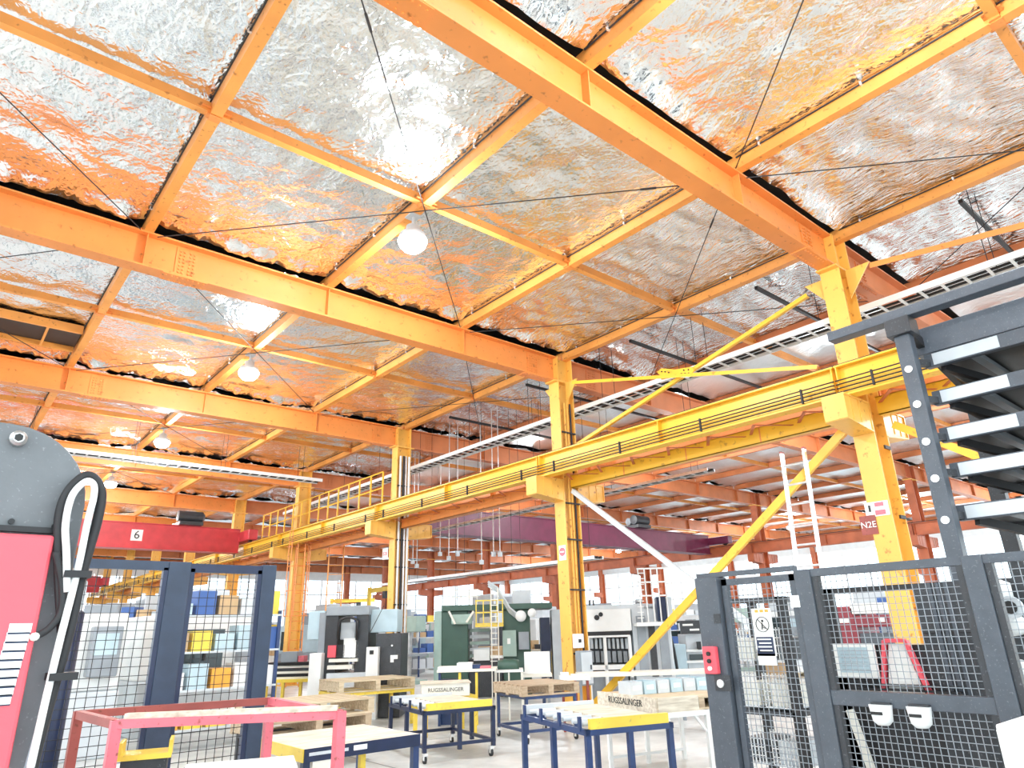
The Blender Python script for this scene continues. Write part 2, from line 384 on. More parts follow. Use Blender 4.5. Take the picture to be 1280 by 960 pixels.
# ---- columns
def column_mesh(h):
    m = MB(); d, fw = .46, .30
    m.box(-d/2, -d/2+.025, -fw/2, fw/2, .03, h); m.box(d/2-.025, d/2, -fw/2, fw/2, .03, h); m.box(-d/2+.025, d/2-.025, -.01, .01, .03, h)
    return m
cmesh = column_mesh(ZT).mesh('shaft', 'column'); omesh = column_mesh(ZT).mesh('shaft', 'oldsteel')
bmesh_ = MB().box(-.36,.36,-.28,.28,0,.03).mesh('base_plate', 'column')
capm = MB().box(-.34,.34,-.16,.16,ZB-.03,ZB).mesh('cap_plate', 'column')
knee = MB().prism([(.15,ZB-.02),(.52,ZB-.02),(.15,ZB-.5)], -.012, .012, 'yz').mesh('gusset', 'column')
def corbel_mesh(sg, mat):
    m = MB(); a, b = .23, 1.0
    for y in (-.14, .12): m.prism([(sg*a,4.12),(sg*a,4.53),(sg*b,4.53),(sg*b,4.20)], y, y+.02, 'xz')
    m.box(min(sg*a,sg*b), max(sg*a,sg*b), -.16, .16, 4.53, 4.555); m.prism([(sg*a,4.10),(sg*a,4.12),(sg*b,4.20),(sg*b,4.18)], -.16, .16, 'xz')
    m.box(sg*b-.012, sg*b+.012, -.16, .16, 4.19, 4.53)
    for x in (.55,.78): m.box(sg*x-.01, sg*x+.01, -.15, .15, 4.2, 4.53)
    return m.mesh('corbel', mat)
cbl = corbel_mesh(-1, 'column'); cbr = corbel_mesh(1, 'column'); obl = corbel_mesh(-1, 'oldsteel'); obr = corbel_mesh(1, 'oldsteel')
clab = {1:'tall yellow steel column beside the grey storage rack, two notices on it',
        2:'tall yellow steel column with a grey electrical box low on its side',
        3:'tall yellow steel column with bundled pipes and a small numbered plate',
        4:'tall orange steel column with a caged ladder beside it'}
COLS = {}
for c, x in enumerate(XC):
    for j, y in enumerate(YG):
        if c == 0 and j > 4: continue
        far = c >= 2
        if c == 1 and j in clab: lab, gr = clab[j], None
        elif c == 1: lab, gr = 'orange steel column in the crane row beyond the caged ladder' if j > 4 else 'orange steel column at the open edge of the roof', 'distant columns of the crane row' if j > 4 else None
        elif c == 0: lab, gr = 'orange steel column along the open side of the hall', 'columns of the open side'
        elif c == 2: lab, gr = 'rust orange steel column between the next aisle and the farthest', 'columns of the second row'
        else: lab, gr = 'rust orange steel column standing against the window wall', 'columns of the window wall'
        t = thing('steel_column', lab, 'column', (x, y, 0), 0, gr); COLS[(c,j)] = t
        at(omesh if far else cmesh, 'shaft', t); at(bmesh_, 'base_plate', t)
        at(capm, 'cap_plate', t)
        if c != 3: at(obr if far else cbr, 'corbel', t)
        if c != 0: at(obl if far else cbl, 'corbel', t)
        if c == 1 and j in (1,2): at(knee, 'gusset', t); at(knee, 'gusset', t, (0,0,0), None, (1,-1,1))
# ---- crane runway beams
def runway(x, j, label, group, mat, bars=True):
    ya, yb = YG[j], YG[j+1]; L = yb-ya-.02
    g = thing('crane_runway_beam', label, 'crane beam', (x, ya+.01, 4.56), 0, group)
    MB().ibeam_y(0, L, 0, 0, .46, .22, .025, .016).build('i_beam', mat, g)
    MB().box(-.03,.03,0,L,.46,.50).build('rail', 'rubber', g)
    for k in range(0, 3): MB().box(-.105,-.008,.02+k*(L-.05)/2,.035+k*(L-.05)/2,.025,.435).build('stiffener', mat, g)
    if bars:
        for k in range(4):
            MB().tube([(-.135,.0,.06+.055*k),(-.135,L,.05+.058*k)], .010, 6).build('conductor_bar', 'rubber', g)
        for k in range(4):
            yy = .5+k*(L-1)/3
            MB().box(-.148,-.11,yy-.012,yy+.012,.03,.25).build('bar_bracket', 'rubber', g)
    return g
for j in range(len(YG)-1):
    if j in (1,2,0,3):
        lab = {0:'yellow crane runway beam passing behind the grey storage rack', 1:'yellow crane runway beam between the rack column and the electrical box column',
               2:'yellow crane runway beam between the electrical box column and the piped column', 3:'yellow crane runway beam under the long handrail'}[j]
        runway(9.5, j, lab, None, 'runway')
    else: runway(9.5, j, 'yellow crane runway beam in the distance beyond the handrail', 'distant yellow runway beams', 'runway')
    runway(10.93, j, 'orange crane runway beam on the far side of the crane columns', 'runway beams of the next aisle', 'girder', False)
    if j < 8:
        runway(28.8, j, 'rust orange crane runway beam on the far side of the next aisle', 'far runway beams', 'oldsteel', False)
# ---- column line struts with lacing towards the runway
for j in range(len(YG)-1):
    ya, yb = YG[j]+.2, YG[j+1]-.2
    lab = {1:'yellow tie beam with lacing below the crane runway, beside the long ladder', 2:'orange tie beam with lacing between electrical box column and piped column', 0:'yellow tie beam behind the storage rack shelves'}.get(j)
    s = thing('column_tie_beam', lab or 'orange tie beam with lacing in the distant crane column row', 'tie beam', (10.2, ya, 4.38), 0, None if lab else 'distant tie beams')
    L = yb-ya
    MB().box(-.06,-.045,0,L,0,.27).box(-.06,.05,0,L,0,.012).box(-.06,.05,0,L,.258,.27).build('channel', 'runway' if j < 2 else 'girder', s)
    for k in range(1,4): MB().box(-.066,-.060,k*L/4-.012,k*L/4+.012,0,.27).build('stiffener', 'girder', s)
    n = 7
    for k in range(n):
        a = L*k/n; b = L*(k+.5)/n; c = L*(k+1)/n
        MB().bar((-.06,a+.05,.16),(-.58,b,.16),.05,.008).build('lacing_bar', 'oldsteel', s)
        MB().bar((-.58,b,.172),(-.06,c-.05,.172),.05,.008).build('lacing_bar', 'oldsteel', s)
# ---- vertical cross bracing in the column line
def brace(a, b, label, w=.09, mat='runway', group=None, ang=True):
    a, b = Vector(a), Vector(b); d = b-a
    m = MB().bar((0,0,0), d, w, .012, (1,0,0))
    n = d.cross(Vector((1,0,0))).normalized()*(w/2)
    m.bar(n*1+Vector((.03,0,0)), d+n*1+Vector((.03,0,0)), .012, .07, (1,0,0))
    return tag(m.build('diagonal_brace', mat, None, False, a), label, 'brace', group)
XB = 10.16
brace((XB, 4.45, 6.62), (XB, 10.05, 5.25), 'slim yellow brace falling from the rack column top towards the electrical box column', .06)
brace((XB-.13, 9.78, 6.64), (XB-.13, 4.45, 5.32), 'slim yellow brace from the electrical box column top down to the rack column', .06)
gp = MB().prism([(-.42,-.06),(-.30,-.16),(.0,-.07),(.34,-.02),(.34,.06),(.42,.16),(.30,.20),(0,.08),(-.36,.02)], -.012, .012, 'yz').build('gusset_plate', 'runway', None, False, (XB-.055, 7.12, 6.05))
tag(gp, 'pointed yellow gusset plate where the two slim upper braces cross', 'plate')
stuff(bolts_mb([(-.032, y, z) for y, z in [(-.3,-.09),(-.22,-.07),(-.14,-.05),(.3,.13),(.22,.1),(.14,.06),(-.3,-.02),(-.2,0),(.2,.0),(.28,.01)]], 'x', .014, .02).build('bolts', 'rubber', gp))
brace((XB, 4.3, 4.28), (XB, 9.95, .15), 'yellow angle brace from the rack column bracket down to the electrical box column foot', .12)
brace((XB-.16, 9.95, 4.28), (XB-.16, 4.3, .15), 'angle brace from electrical box column bracket down behind the black gate', .085, 'lightgrey')  # glare on this yellow brace is put into its light grey colour
brace((XB, 3.42, 6.69), (XB, -2.0, 5.9), 'slim orange brace from the rack column top over the storage rack', .08, 'girder')
brace((XB, 3.6, 4.20), (XB, -2.0, .15), 'yellow angle brace from the rack column bracket down behind the storage rack', .10)
# ---- window walls at the far ends; windows added to let white daylight in
def window_wall_y(y):
    n = 1
    MB().box(X0, X1, y, y+.2, 0, 1.0).box(X0, X1, y, y+.2, 6.2, 7.9).build('wall_far', 'cladding')
    struct(bpy.data.objects['wall_far'])
window_wall_y(Y1)
struct(MB().box(X1, X1+.2, Y0, Y1, 0, 1.0).box(X1, X1+.2, Y0, Y1, 6.2, 7.9).build('wall_right', 'cladding'))
k = 0
def window(p, q):
    global k; k += 1
    p, q = Vector((*p, 1.0)), Vector((*q, 1.0)); m = MB()
    for t in (0,.25,.5,.75,1): a = p.lerp(q, t); m.bar(a, a+Vector((0,0,5.2)), .12, .12)
    for z in (.05,1.3,2.6,3.9,5.15): m.bar(p+Vector((0,0,z)), q+Vector((0,0,z)), .10, .10)
    o = struct(m.build('window_%d' % k, 'white'))
    d = (q-p)/4
    g = MB().add([(0,0,0), d, d+Vector((0,0,1.3)), (0,0,1.3)], [(0,1,2,3)]).mesh('pane', 'glass')
    for i in range(4):
        for z in range(4): at(g, 'pane', o, p+d*i+Vector((0,0,1.3*z)))
for j in range(len(YG)-1): window((X1+.1, YG[j]+.2), (X1+.1, YG[j+1]-.2))
xs = [X0+.2+ (X1-X0-.4)*i/9 for i in range(10)]
for a, b in zip(xs, xs[1:]): window((a+.1, Y1+.1), (b-.1, Y1+.1))
# ---- high bay lamps
def lamp(x, y, label, group=None, k=1.):
    t = thing('high_bay_lamp', label, 'lamp', (x, y+.30, ZT), 0, group)
    MB().tube([(0,0,0),(0,0,-.16)], .02, 8).box(-.09,.09,-.09,.09,-.02,0).build('hanger', 'lightgrey', t)
    MB().lathe((0,0,-.42), [(.06,.26),(.10,.24),(.10,.14),(.19,.10),(.21,.0),(.20,.0),(.18,.08),(.02,.09)], 20).build('reflector', 'lightgrey', t, True)
    MB().lathe((0,0,-.44), [(.02,-.15),(.12,-.13),(.19,-.06),(.215,.02),(.19,.07)], 20).build('glowing_lens', 'lamp', t, True)
    l = bpy.data.lights.new('lamp_light', 'POINT'); l.energy = LAMP_W*k; l.shadow_soft_size = .16; l.color = (.90,.96,1.)
    lo = bpy.data.objects.new('lamp_light', l); COL.objects.link(lo); lo.parent = t; lo.location = (0,0,-.72)
LX = XP[5]
lamp(LX, YM[1], 'glowing high bay lamp under the purlin, between rack column and electrical box column girders')
lamp(LX, YM[2], 'glowing high bay lamp one bay beyond the electrical box column girder')
lamp(LX, YM[3], 'glowing high bay lamp above the far cable ladder')
for j in (0,4,5,6): lamp(LX, YM[j], 'glowing high bay lamp in the far crane aisle' if j else 'glowing high bay lamp near the open roof edge', 'distant crane aisle lamps' if j else None)
for j in (0,1,2,3): lamp(XP[1], YM[j], 'unseen added high bay lamp along the open side of the hall', 'added open side lamps')  # lamp row out of view, added to light the floor
for x in (XP[10], XP[17]):  # lamps added to brighten the outer aisles
    for j in (0,1,2,3,4,5,6): lamp(x, YM[j], 'added high bay lamp lighting the aisles behind the crane columns', 'added outer aisle lamps', 1.1)
# ================================================================== OVERHEAD SERVICES
# ---- cranes
def bridge_crane(y, xa, xb, z0, z1, label, mat, num=None, numx=0, group=None, hoistx=6.8):
    t = thing('bridge_crane', label, 'crane', (xa, y, z0), 0, group); L = xb-xa; h = z1-z0
    MB().box(0, L, -.22, .22, 0, h).build('box_girder', mat, t, bevel=.01)
    MB().box(0, L, -.30, .30, -.03, 0).build('bottom_flange', mat, t)
    MB().box(0, L, -.26, .26, h, h+.03).build('top_flange', mat, t)
    for x in (-.15, L+.15):
        e = MB().box(x-.18, x+.18, -1.3, 1.3, 5.13-z0, max(h*.9,5.13-z0+.25)).build('end_truck', mat, t, bevel=.03)
        for yy in (-1.0, 1.0): MB().lathe((x-.05, yy, 5.23-z0), [(.05,0),(.16,.0),(.16,.1),(.05,.1)], 14, 'x').build('wheel', 'rubber', e)
    hx = hoistx-xa
    ho = MB().box(hx-.42,hx+.42,-.55,.55,h+.03,h+.16).build('trolley', 'charcoal', t)
    MB().lathe((hx,-.35,h+.36), [(.06,-.5),(.2,-.48),(.2,.4),(.12,.48)], 14, 'x').build('hoist_drum', 'charcoal', ho)
    MB().lathe((hx+.15,.25,h+.38), [(.05,-.3),(.16,-.28),(.16,.3),(.05,.34)], 12, 'x').build('motor', 'steelgrey', ho)
    if num:
        p = MB().box(numx-xa-.19, numx-xa+.19, -.232, -.22, h*.28, h*.28+.40).build('number_plate', 'paper', t)
        text(num, .42, 'ink', 'number', p, (numx-xa, -.235, h*.28+.20), (math.pi/2,0,0))
    return t
YC = 28.2
za = py_(200, 684, YC).z; zb = py_(200, 657, YC).z; nx = py_(172, 664, YC-.25).x
bridge_crane(YC, -8.4, 9.3, 4.62+.12, zb, 'red overhead crane bridge with a white 6 plate over the crane aisle', 'crane_red', '6', nx, hoistx=py_(235,652,YC).x)
bridge_crane(55.5, -8.4, 9.3, 4.74, 5.75, 'red overhead crane bridge in the far distance behind the dark mesh fence', 'crane_red', '2', py_(327,752,55).x, hoistx=4.0)
bridge_crane(19.6, 11.1, 28.6, 4.74, 5.55, 'dark maroon overhead crane bridge in the aisle behind the crane columns', 'crane_maroon', hoistx=23.5)
# ---- cable ladders
def cable_ladder(p, q, wd, label, up=.10, mat='white', cables=3, hang=None):
    p, q = Vector(p), Vector(q); d = q-p; L = d.length; a = math.atan2(d.y, d.x)
    t = thing('cable_ladder', label, 'cable ladder', p, a)
    for s in (-1,1): MB().box(0,L,s*wd/2-.012,s*wd/2+.012,0,up).build('side_rail', mat, t)
    rm = MB().box(-.02,.02,-wd/2,wd/2,.01,.03).mesh('rung', mat)
    n = int(L/.3)
    for k in range(n): at(rm, 'rung', t, (.15+.3*k,0,0))
    for c in range(cables): MB().tube([(x, -wd*.33+wd*.66*c/max(1,cables-1)+.02*math.sin(x*1.3+c), .05) for x in np.linspace(0,L,24)], .022, 6).build('cable', 'rubber', t)
    hm = MB().tube([(0,0,0),(0,0,7.88-p.z)], .006, 5).mesh('hanger_rod', 'rubber')
    for k in range(int(L/2.5)+1):
        for s in (-1,1): at(hm, 'hanger_rod', t, (min(L-.05,.4+2.5*k), s*wd/2, 0))
cable_ladder((11.0, 27.5, 6.28), (11.0, -2.2, 6.28), .42, 'long white cable ladder beside the crane columns, above the yellow runway')
cable_ladder((-4, 21.5, 6.42), (9.6, 21.5, 6.42), .42, 'white cable ladder crossing the crane aisle towards the handrail')
cable_ladder((11.7, 10.9, 3.05), (11.7, 20.5, 3.05), .3, 'low grey cable ladder above the green press', .07, 'galv', 3)
cable_ladder((12.2, 8.0, 4.6), (12.2, 19.0, 4.6), .25, 'thin grey cable ladder behind the yellow tie beam', .06, 'galv', 2)
# ---- dark pipes below the foil behind the column line
for y in (YG[1]-1.75, YG[1]+1.65, YG[2]-1.65, YG[2]+1.8, YG[3]-1.7):
    o = MB().box(0, 8.2, -.03, .03, 0, .06).build('pipe_channel', 'black', None, False, (10.75, y, ZT+.02))
    tag(o, 'black channel fixed under the foil behind the crane column row', 'channel', 'black ceiling channels')
# ---- hanging rods / service drops near the green press
for i, (px, y0, y1) in enumerate([(516,610,700),(521,640,705),(550,655,690),(561,655,695),(572,640,690),(602,650,700),(617,612,690),(625,612,690)]):
    X = 11.7+.12*(i % 3); a = px_(px, y1, X)
    o = MB().tube([(0,0,0),(0,0,7.88-a.z)], .013, 6).build('hanging_conduit', 'galv', None, False, (X, a.y, a.z+.0))
    tag(o, 'thin grey conduit hanging from the roof above the green press', 'conduit', 'hanging conduits above the green press')
    MB().box(-.05,.05,-.04,.04,-.12,0).build('socket_box', 'lightgrey', o)
# ---- cable reels / pulleys
# ---- handrail on the runway
def handrail(x, ya, yb, z, h, label, mat='yellow', n=11):
    t = thing('handrail', label, 'handrail', (x, ya, z)); L = yb-ya
    pm = MB().box(-.02,.02,-.02,.02,0,h).mesh('post', mat)
    for k in range(n): at(pm, 'post', t, (0, L*k/(n-1), 0))
    for zz in (h, h*.52): MB().tube([(0,0,zz),(0,L,zz)], .022, 6).build('rail', mat, t)
    MB().box(-.02,.45,-.1,L+.1,-.05,0).build('walkway', 'oldsteel', t)
handrail(9.83, 17.6, 27.0, 5.10, 1.0, 'yellow handrail along the walkway on the runway beam', 'runway', 14)
# ---- caged ladder by the fourth column
def cage_ladder(x, y, z1, label, mat='girder', cage=True, z0=0., wd=.42, rot=0.):
    t = thing('fixed_ladder', label, 'ladder', (x, y, z0), rot); h = z1-z0
    for s in (-1,1): MB().box(s*wd/2-.02,s*wd/2+.02,-.02,.02,0,h).build('rail', mat, t)
    rm = MB().tube([(-wd/2,0,0),(wd/2,0,0)], .014, 6).mesh('rung', mat)
    for k in range(int(h/.3)): at(rm, 'rung', t, (0,0,.25+.3*k))
    if cage:
        hm = MB().tube([(.38*math.cos(a), -.30+.42*math.sin(a)-.05, 0) for a in np.linspace(math.pi*.95, math.pi*2.05, 12)], .014, 5).mesh('cage_hoop', mat)
        for k in range(int((h-2.2)/.8)+1): at(hm, 'cage_hoop', t, (0,0,2.2+.8*k))
        for a in np.linspace(math.pi*1.1, math.pi*1.9, 5):
            MB().box(.38*math.cos(a)-.015,.38*math.cos(a)+.015,-.35+.42*math.sin(a)-.01,-.35+.42*math.sin(a)+.01,2.2,h).build('cage_strap', mat, t)
cage_ladder(9.95, 23.3, 5.0, 'orange caged ladder climbing to the runway handrail', 'girder', True, 0, .42, -.6)
cage_ladder(10.9, 22.6, 4.6, 'orange ladder standing behind the caged ladder', 'purlin', False, 0, .5, -.6)
# ---- pipes on columns
def col_pipe(c, dx, dy, z0, z1, r, mat, bend=None):
    pts = [(dx,dy,z0),(dx,dy,z1)] + (bend or [])
    return MB().tube(pts, r, 8).build('pipe', mat, c)
for k, m in enumerate(('white','rubber','galv','white')): col_pipe(COLS[(1,3)], -.12+.09*k, -.16-.03*(k%2), .3, 6.5, .032, m)
for k, m in enumerate(('column','column','rubber')): col_pipe(COLS[(1,2)], -.06+.085*k, -.13, .9, 6.3, .02, m)
for z in (1.1,2.3,3.3,4.05,5.6):
    MB().box(-.2,.22,-.165,-.12,z,z+.03).build('pipe_clamp', 'rubber', COLS[(1,2)])
    MB().box(-.2,.22,-.185,-.12,z,z+.03).build('pipe_clamp', 'rubber', COLS[(1,3)])
for z in (1.9,2.9,3.9): MB().box(.02,.2,-.165,-.14,z,z+.05).build('pipe_clamp', 'rubber', COLS[(1,1)])
# notices on columns
def plate(parent, x, yc, zc, wy, hz, mat, name='notice', t=.008):
    return MB().box(x-t, x, yc-wy/2, yc+wy/2, zc-hz/2, zc+hz/2).build(name, mat, parent)
R_ = (math.pi/2, 0, -math.pi/2)
q = px_(1096, 636, 9.96); c = COLS[(1,1)]
n1 = plate(c, -.232, q.y-3.95, q.z, .32, .20, 'paper'); 
MB().box(-.243,-.24,q.y-3.95-.11,q.y-3.95+.03,q.z-.085,q.z-.02).build('print', 'pink', n1)
MB().box(-.243,-.24,q.y-3.95-.10,q.y-3.95+.02,q.z+.03,q.z+.085).build('print', 'pink', n1)
MB().box(-.243,-.24,q.y-3.95+.08,q.y-3.95+.11,q.z-.03,q.z+.06).build('print', 'ink', n1)
q = px_(1087, 656, 9.94); n2 = plate(c, -.235, q.y-3.95+.02, q.z, .22, .26, 'redbrown', 'grid_plate'); text('N2E', .12, 'paper', 'lettering', n2, (-.246, q.y-3.95+.02, q.z), R_)
q = px_(473, 694, 9.96); c = COLS[(1,3)]; n3 = plate(c, -.235, .34, q.z, .30, .30, 'paper', 'grid_plate'); text('B28', .15, 'redink', 'lettering', n3, (-.246, .34, q.z), R_)
q = px_(703, 691, 9.96); c = COLS[(1,2)]; n4 = plate(c, -.232, q.y-10.3, q.z, .2, .3, 'paper', 'notice')
MB().lathe((-.248, q.y-10.3, q.z+.02), [(.085,0),(.085,.008)], 20, 'x').build('print', 'pink', n4); MB().box(-.252,-.248,q.y-10.3-.06,q.y-10.3+.06,q.z+.005,q.z+.03).build('print', 'paper', n4)
# electrical boxes low on column 2
eb = thing('electrical_box', 'grey electrical box low on the side of the braced yellow column', 'electrical box', (10.12, 10.05, .55))
MB().box(-.16,.17,-.12,.02,0,.62).build('case', 'steelgrey', eb, bevel=.01); MB().box(-.14,.15,-.132,-.12,.03,.59).build('door', 'lightgrey', eb); MB().box(.09,.11,-.15,-.13,.28,.36).build('handle', 'rubber', eb)
eb = thing('switch_box', 'small white switch box above the grey electrical box on the column', 'switch box', (10.05, 10.1, 1.22))
MB().box(-.11,.12,-.09,0,0,.26).build('case', 'white', eb, bevel=.01); MB().box(-.03,.03,-.105,-.09,.1,.16).build('switch', 'rubber', eb)
# ---- ridge ventilator, upper left
v = thing('roof_ventilator', 'orange framed ventilator slot with dark louvre between two roof purlins', 'ventilator', (-9.0, 15.0, ZT+.02))
for y in (0, 1.15): MB().box(0,10.45,y-.03,y+.03,0,.17).build('side_channel', 'purlin', v)
MB().box(0,10.45,.05,1.1,.10,.16).build('louvre', 'black', v)
for k in range(12): MB().box(.5+.85*k,.54+.85*k,.03,1.12,-.005,.06).build('cross_bar', 'purlin', v)
# ---- extension ladder against the tie beam
def long_ladder(px0, label):
    b = px_(988, 565, 9.75)
    t = thing('aluminium_ladder', label, 'ladder', (9.6, b.y, 0), 0)
    h = 4.05; wd = .36
    for s in (-1,1): MB().box(-.035,.035,s*wd/2-.016,s*wd/2+.016,0,h).build('rail', 'alu', t); MB().box(-.04,.04,s*wd/2-.02,s*wd/2+.02,h,h+.03).build('end_cap', 'redbrown', t)
    rm = MB().tube([(0,-wd/2,0),(0,wd/2,0)], .016, 8).mesh('rung', 'alu')
    for k in range(13): at(rm, 'rung', t, (0,0,.25+.3*k))
    t.rotation_euler = (0, .055, 0)
long_ladder(988, 'tall aluminium ladder leaning upright against the yellow tie beam')
# ================================================================== STORAGE RACK
XR = 5.5
pr = px_(1134, 440, XR)
rk = thing('storage_rack', 'tall dark grey storage rack of stacked shelves behind the mesh gate', 'rack', (XR, pr.y, 0))
zt = px_(1128, 400, XR).z
post = MB().box(-.05,.05,-.055,.055,0,zt).build('front_post', 'slate', rk, bevel=.006)
bm_ = MB().lathe((-.062,0,0), [(.028,0),(.028,.014)], 12, 'x').mesh('bolt', 'chrome')
for (bx, by) in ((1139,461),(1149,505),(1159,552),(1171,598),(1183,650),(1195,740),(1206,790),(1216,838)):
    b = px_(bx, by, XR-.05); at(bm_, 'bolt', post, (0, 0, b.z))
MB().box(-.05,.05,-.055,.055,0,zt).build('rear_post', 'charcoal', rk, False, (1.35,.0,0)); MB().box(-.05,.05,-.055,.055,0,zt).build('far_post', 'charcoal', rk, False, (1.35,-2.6,0)); 
MB().box(-.05,.05,-.055,.055,0,zt).build('end_post', 'slate', rk, False, (0,-3.4,0))
MB().box(-.06,.06,-3.6,.55,zt,zt+.08).build('top_beam', 'slate', rk, bevel=.006)
MB().box(.25,.37,-3.6,.02,zt-.24,zt-.02).build('upper_beam', 'slate', rk, bevel=.006)
MB().bar((.0,-.03,zt-.08),(1.35,-.03,zt-.4),.05,.08).build('tie', 'black', rk)
MB().box(-.09,.09,-.09,.09,zt-.14,zt).build('head_bracket', 'charcoal', rk, bevel=.006)
for i, (lx, ly) in enumerate(((1157,453),(1167,499),(1176,545),(1189,589),(1197,642))):
    b = px_(lx, ly, XR+.18); z = b.z; y0 = b.y-pr.y
    sh = MB().box(.16,.22,-3.5,y0,z-.055,z+.055).build('shelf_beam', 'slate', rk, bevel=.005)
    MB().box(.154,.16,y0-.50,y0-.06,z-.045,z+.045).build('label_strip', 'lightgrey', sh)
    MB().box(1.22,1.28,-3.5,y0,z-.055,z+.055).build('rear_beam', 'charcoal', sh)
    for k in range(6): MB().box(.22,1.22,y0-.35-.55*k,y0-.29-.55*k,z-.05,z-.01).build('cross_member', 'steelgrey' if k % 2 == 0 else 'black', sh)
    MB().box(.2,1.25,-3.45,y0-.02,z+.0,z+.02).build('deck', 'black', sh)
    MB().bar((.02,.0,z-.02),(.2,y0-.03,z-.02),.05,.05).build('arm', 'charcoal', sh)
    MB().bar((.22,y0-.1,z-.06),(1.2,y0-.5,z-.22),.04,.06).build('brace', 'black', sh)
# dark enclosure at the foot of the rack
XE = 5.3
en = thing('machine_enclosure', 'charcoal panelled machine enclosure with a window opening behind the mesh gate', 'enclosure', (XE, 0, 0))
def epanel(pxa, pya, pxb, pyb, name, mat, x=XE, t=.03):
    a, b = px_(pxa, pya, x), px_(pxb, pyb, x)
    return MB().box(x-XE, x-XE+t, min(a.y,b.y), max(a.y,b.y), max(0, min(a.z,b.z)), max(a.z,b.z)).build(name, mat, en)
ya, yb = px_(1026,740,XE).y, px_(1250,740,XE).y
ztop = px_(1100,732,XE).z; zsill = px_(1100,806,XE).z
ymid = px_(1146,760,XE).y
MB().box(0,.04,yb,ymid,0,ztop).build('side_panel', 'charcoal', en); MB().box(-.006,0,yb,ymid,ztop*.82,ztop*.82+.008).build('panel_joint', 'black', en)
MB().box(0,.04,ymid,ya,0,zsill).build('lower_panel', 'black', en)
MB().box(0,.05,ymid,ya,ztop-.04,ztop).build('top_bar', 'black', en); MB().box(0,.05,ya-.08,ya,0,ztop).build('edge_bar', 'black', en)
MB().box(.04,.12,yb,ya,0,.5).build('plinth', 'black', en)
for k in range(3): MB().box(-.012,0,ymid-.1-.05*k-.02,ymid-.1-.05*k,zsill-.3,ztop).build('rib', 'slate', en)
d = px_(1068, 826, XE-.05); w2 = .30
doc = MB().box(-.012,0,-w2/2,w2/2,-.115,.115).build('document_holder', 'paper', None, False, (XE-.02, d.y, d.z)); tag(doc, 'white printed sheet in a holder on the black enclosure panel', 'document')
MB().box(-.014,-.012,-w2/2+.05,w2/2-.03,-.08,.09).build('printed_page', 'pale_blue', doc)
for k in range(6): MB().box(-.016,-.014,-w2/2+.06,w2/2-.05,.065-.025*k,.068-.025*k).build('text_line', 'steelgrey', doc)
d = px_(1124, 838, XE-.06)
tr = thing('chart_stand', 'red trapezoid frame holding a paper chart on the black enclosure', 'frame', (XE-.03, d.y, d.z))
P4 = [(-.15,-.20),(.17,-.20),(.07,.19),(-.07,.19)]
for a, b in zip(P4, P4[1:]+P4[:1]): MB().bar((0,-a[0],a[1]),(0,-b[0],b[1]),.025,.045,(1,0,0)).build('bar', 'red', tr)
MB().prism([(-.13,-.18),(.12,-.18),(.05,.17),(-.05,.17)], .004, .010, 'yz').build('chart', 'paper', tr)
o = MB().box(-.05,0,-.36,.30,0,.012).box(-.05,0,-.36,.30,.03,.042).build('double_rail', 'black', None, False, (XE-.03, d.y, d.z-.13)); tag(o, 'pair of thin black rails across the red trapezoid frame', 'rail')
# maroon machine seen through the opening
XMM = 11.3
def my(p, q=780): return px_(p, q, XMM).y
def mz(q, p=1080): return px_(p, q, XMM).z
ma = thing('maroon_machine', 'maroon machine with white lettering seen through the enclosure opening', 'machine', (XMM, 0, 0))
MB().box(0,.8,my(1070),my(1038),0,mz(757)).build('body', 'maroon', ma, bevel=.03); MB().box(0,.6,my(1112),my(1070),mz(784),mz(769)).build('arm', 'maroon', ma, bevel=.02)
MB().box(.05,.5,my(1112),my(1070),0,mz(792)).build('cabinet', 'slate', ma); MB().box(0,.5,my(1110),my(1066),mz(767),mz(754)).build('paper_stack', 'paper', ma)
MB().box(-.01,0,my(1062),my(1042),mz(778),mz(772)).build('name_plate', 'paper', ma); MB().box(-.01,0,my(1107),my(1100),mz(778),mz(772)).build('name_plate', 'paper', ma)
# ================================================================== FENCES
def mesh_panel(pt, y0, y1, z0, z1, axis, x, cell, parent, mat='black', r=.0017, name='wire_mesh'):
    m = MB()
    def bx(u0,u1,v0,v1):
        if axis == 'y': m.box(x-r, x+r, u0, u1, v0, v1)
        else: m.box(u0, u1, x-r, x+r, v0, v1)
    n = int((y1-y0)/cell); k = int((z1-z0)/cell)
    for i in range(1, n+1): bx(y0+(y1-y0)*i/(n+1)-r, y0+(y1-y0)*i/(n+1)+r, z0, z1)
    for i in range(1, k+1): bx(y0, y1, z0+(z1-z0)*i/(k+1)-r, z0+(z1-z0)*i/(k+1)+r)
    return stuff(m.build(name, mat, parent))
XF, HF = 4.2, 1.9
def fy(p, yy=800): return px_(p, yy, XF).y
A0, A1 = fy(911), fy(883)          # wide lock post
B0, B1 = fy(1030), fy(1008)
C0, C1 = fy(1256), fy(1228)
zm = px_(1130, 876, XF).z
lp = thing('lock_post', 'wide dark grey gate post carrying a red safety switch', 'post', (XF, A0, 0))
MB().box(-.06,.06,0,A1-A0,0,HF).build('post', 'slate', lp, bevel=.006); MB().box(-.10,.10,-.03,A1-A0+.03,0,.012).build('foot', 'slate', lp)
zs = px_(896, 825, XF-.06).z
sw = MB().box(-.10,-.06,(A1-A0)*.28,(A1-A0)*.86,zs-.085,zs+.085).build('safety_switch', 'red', lp, bevel=.008)
for k in range(3): MB().lathe((-.112,(A1-A0)*.57,zs-.05+.045*k), [(.014,0),(.014,.012)], 10, 'x').build('button', 'paper' if k == 0 else 'ink', sw)
zk = px_(900, 854, XF-.06).z
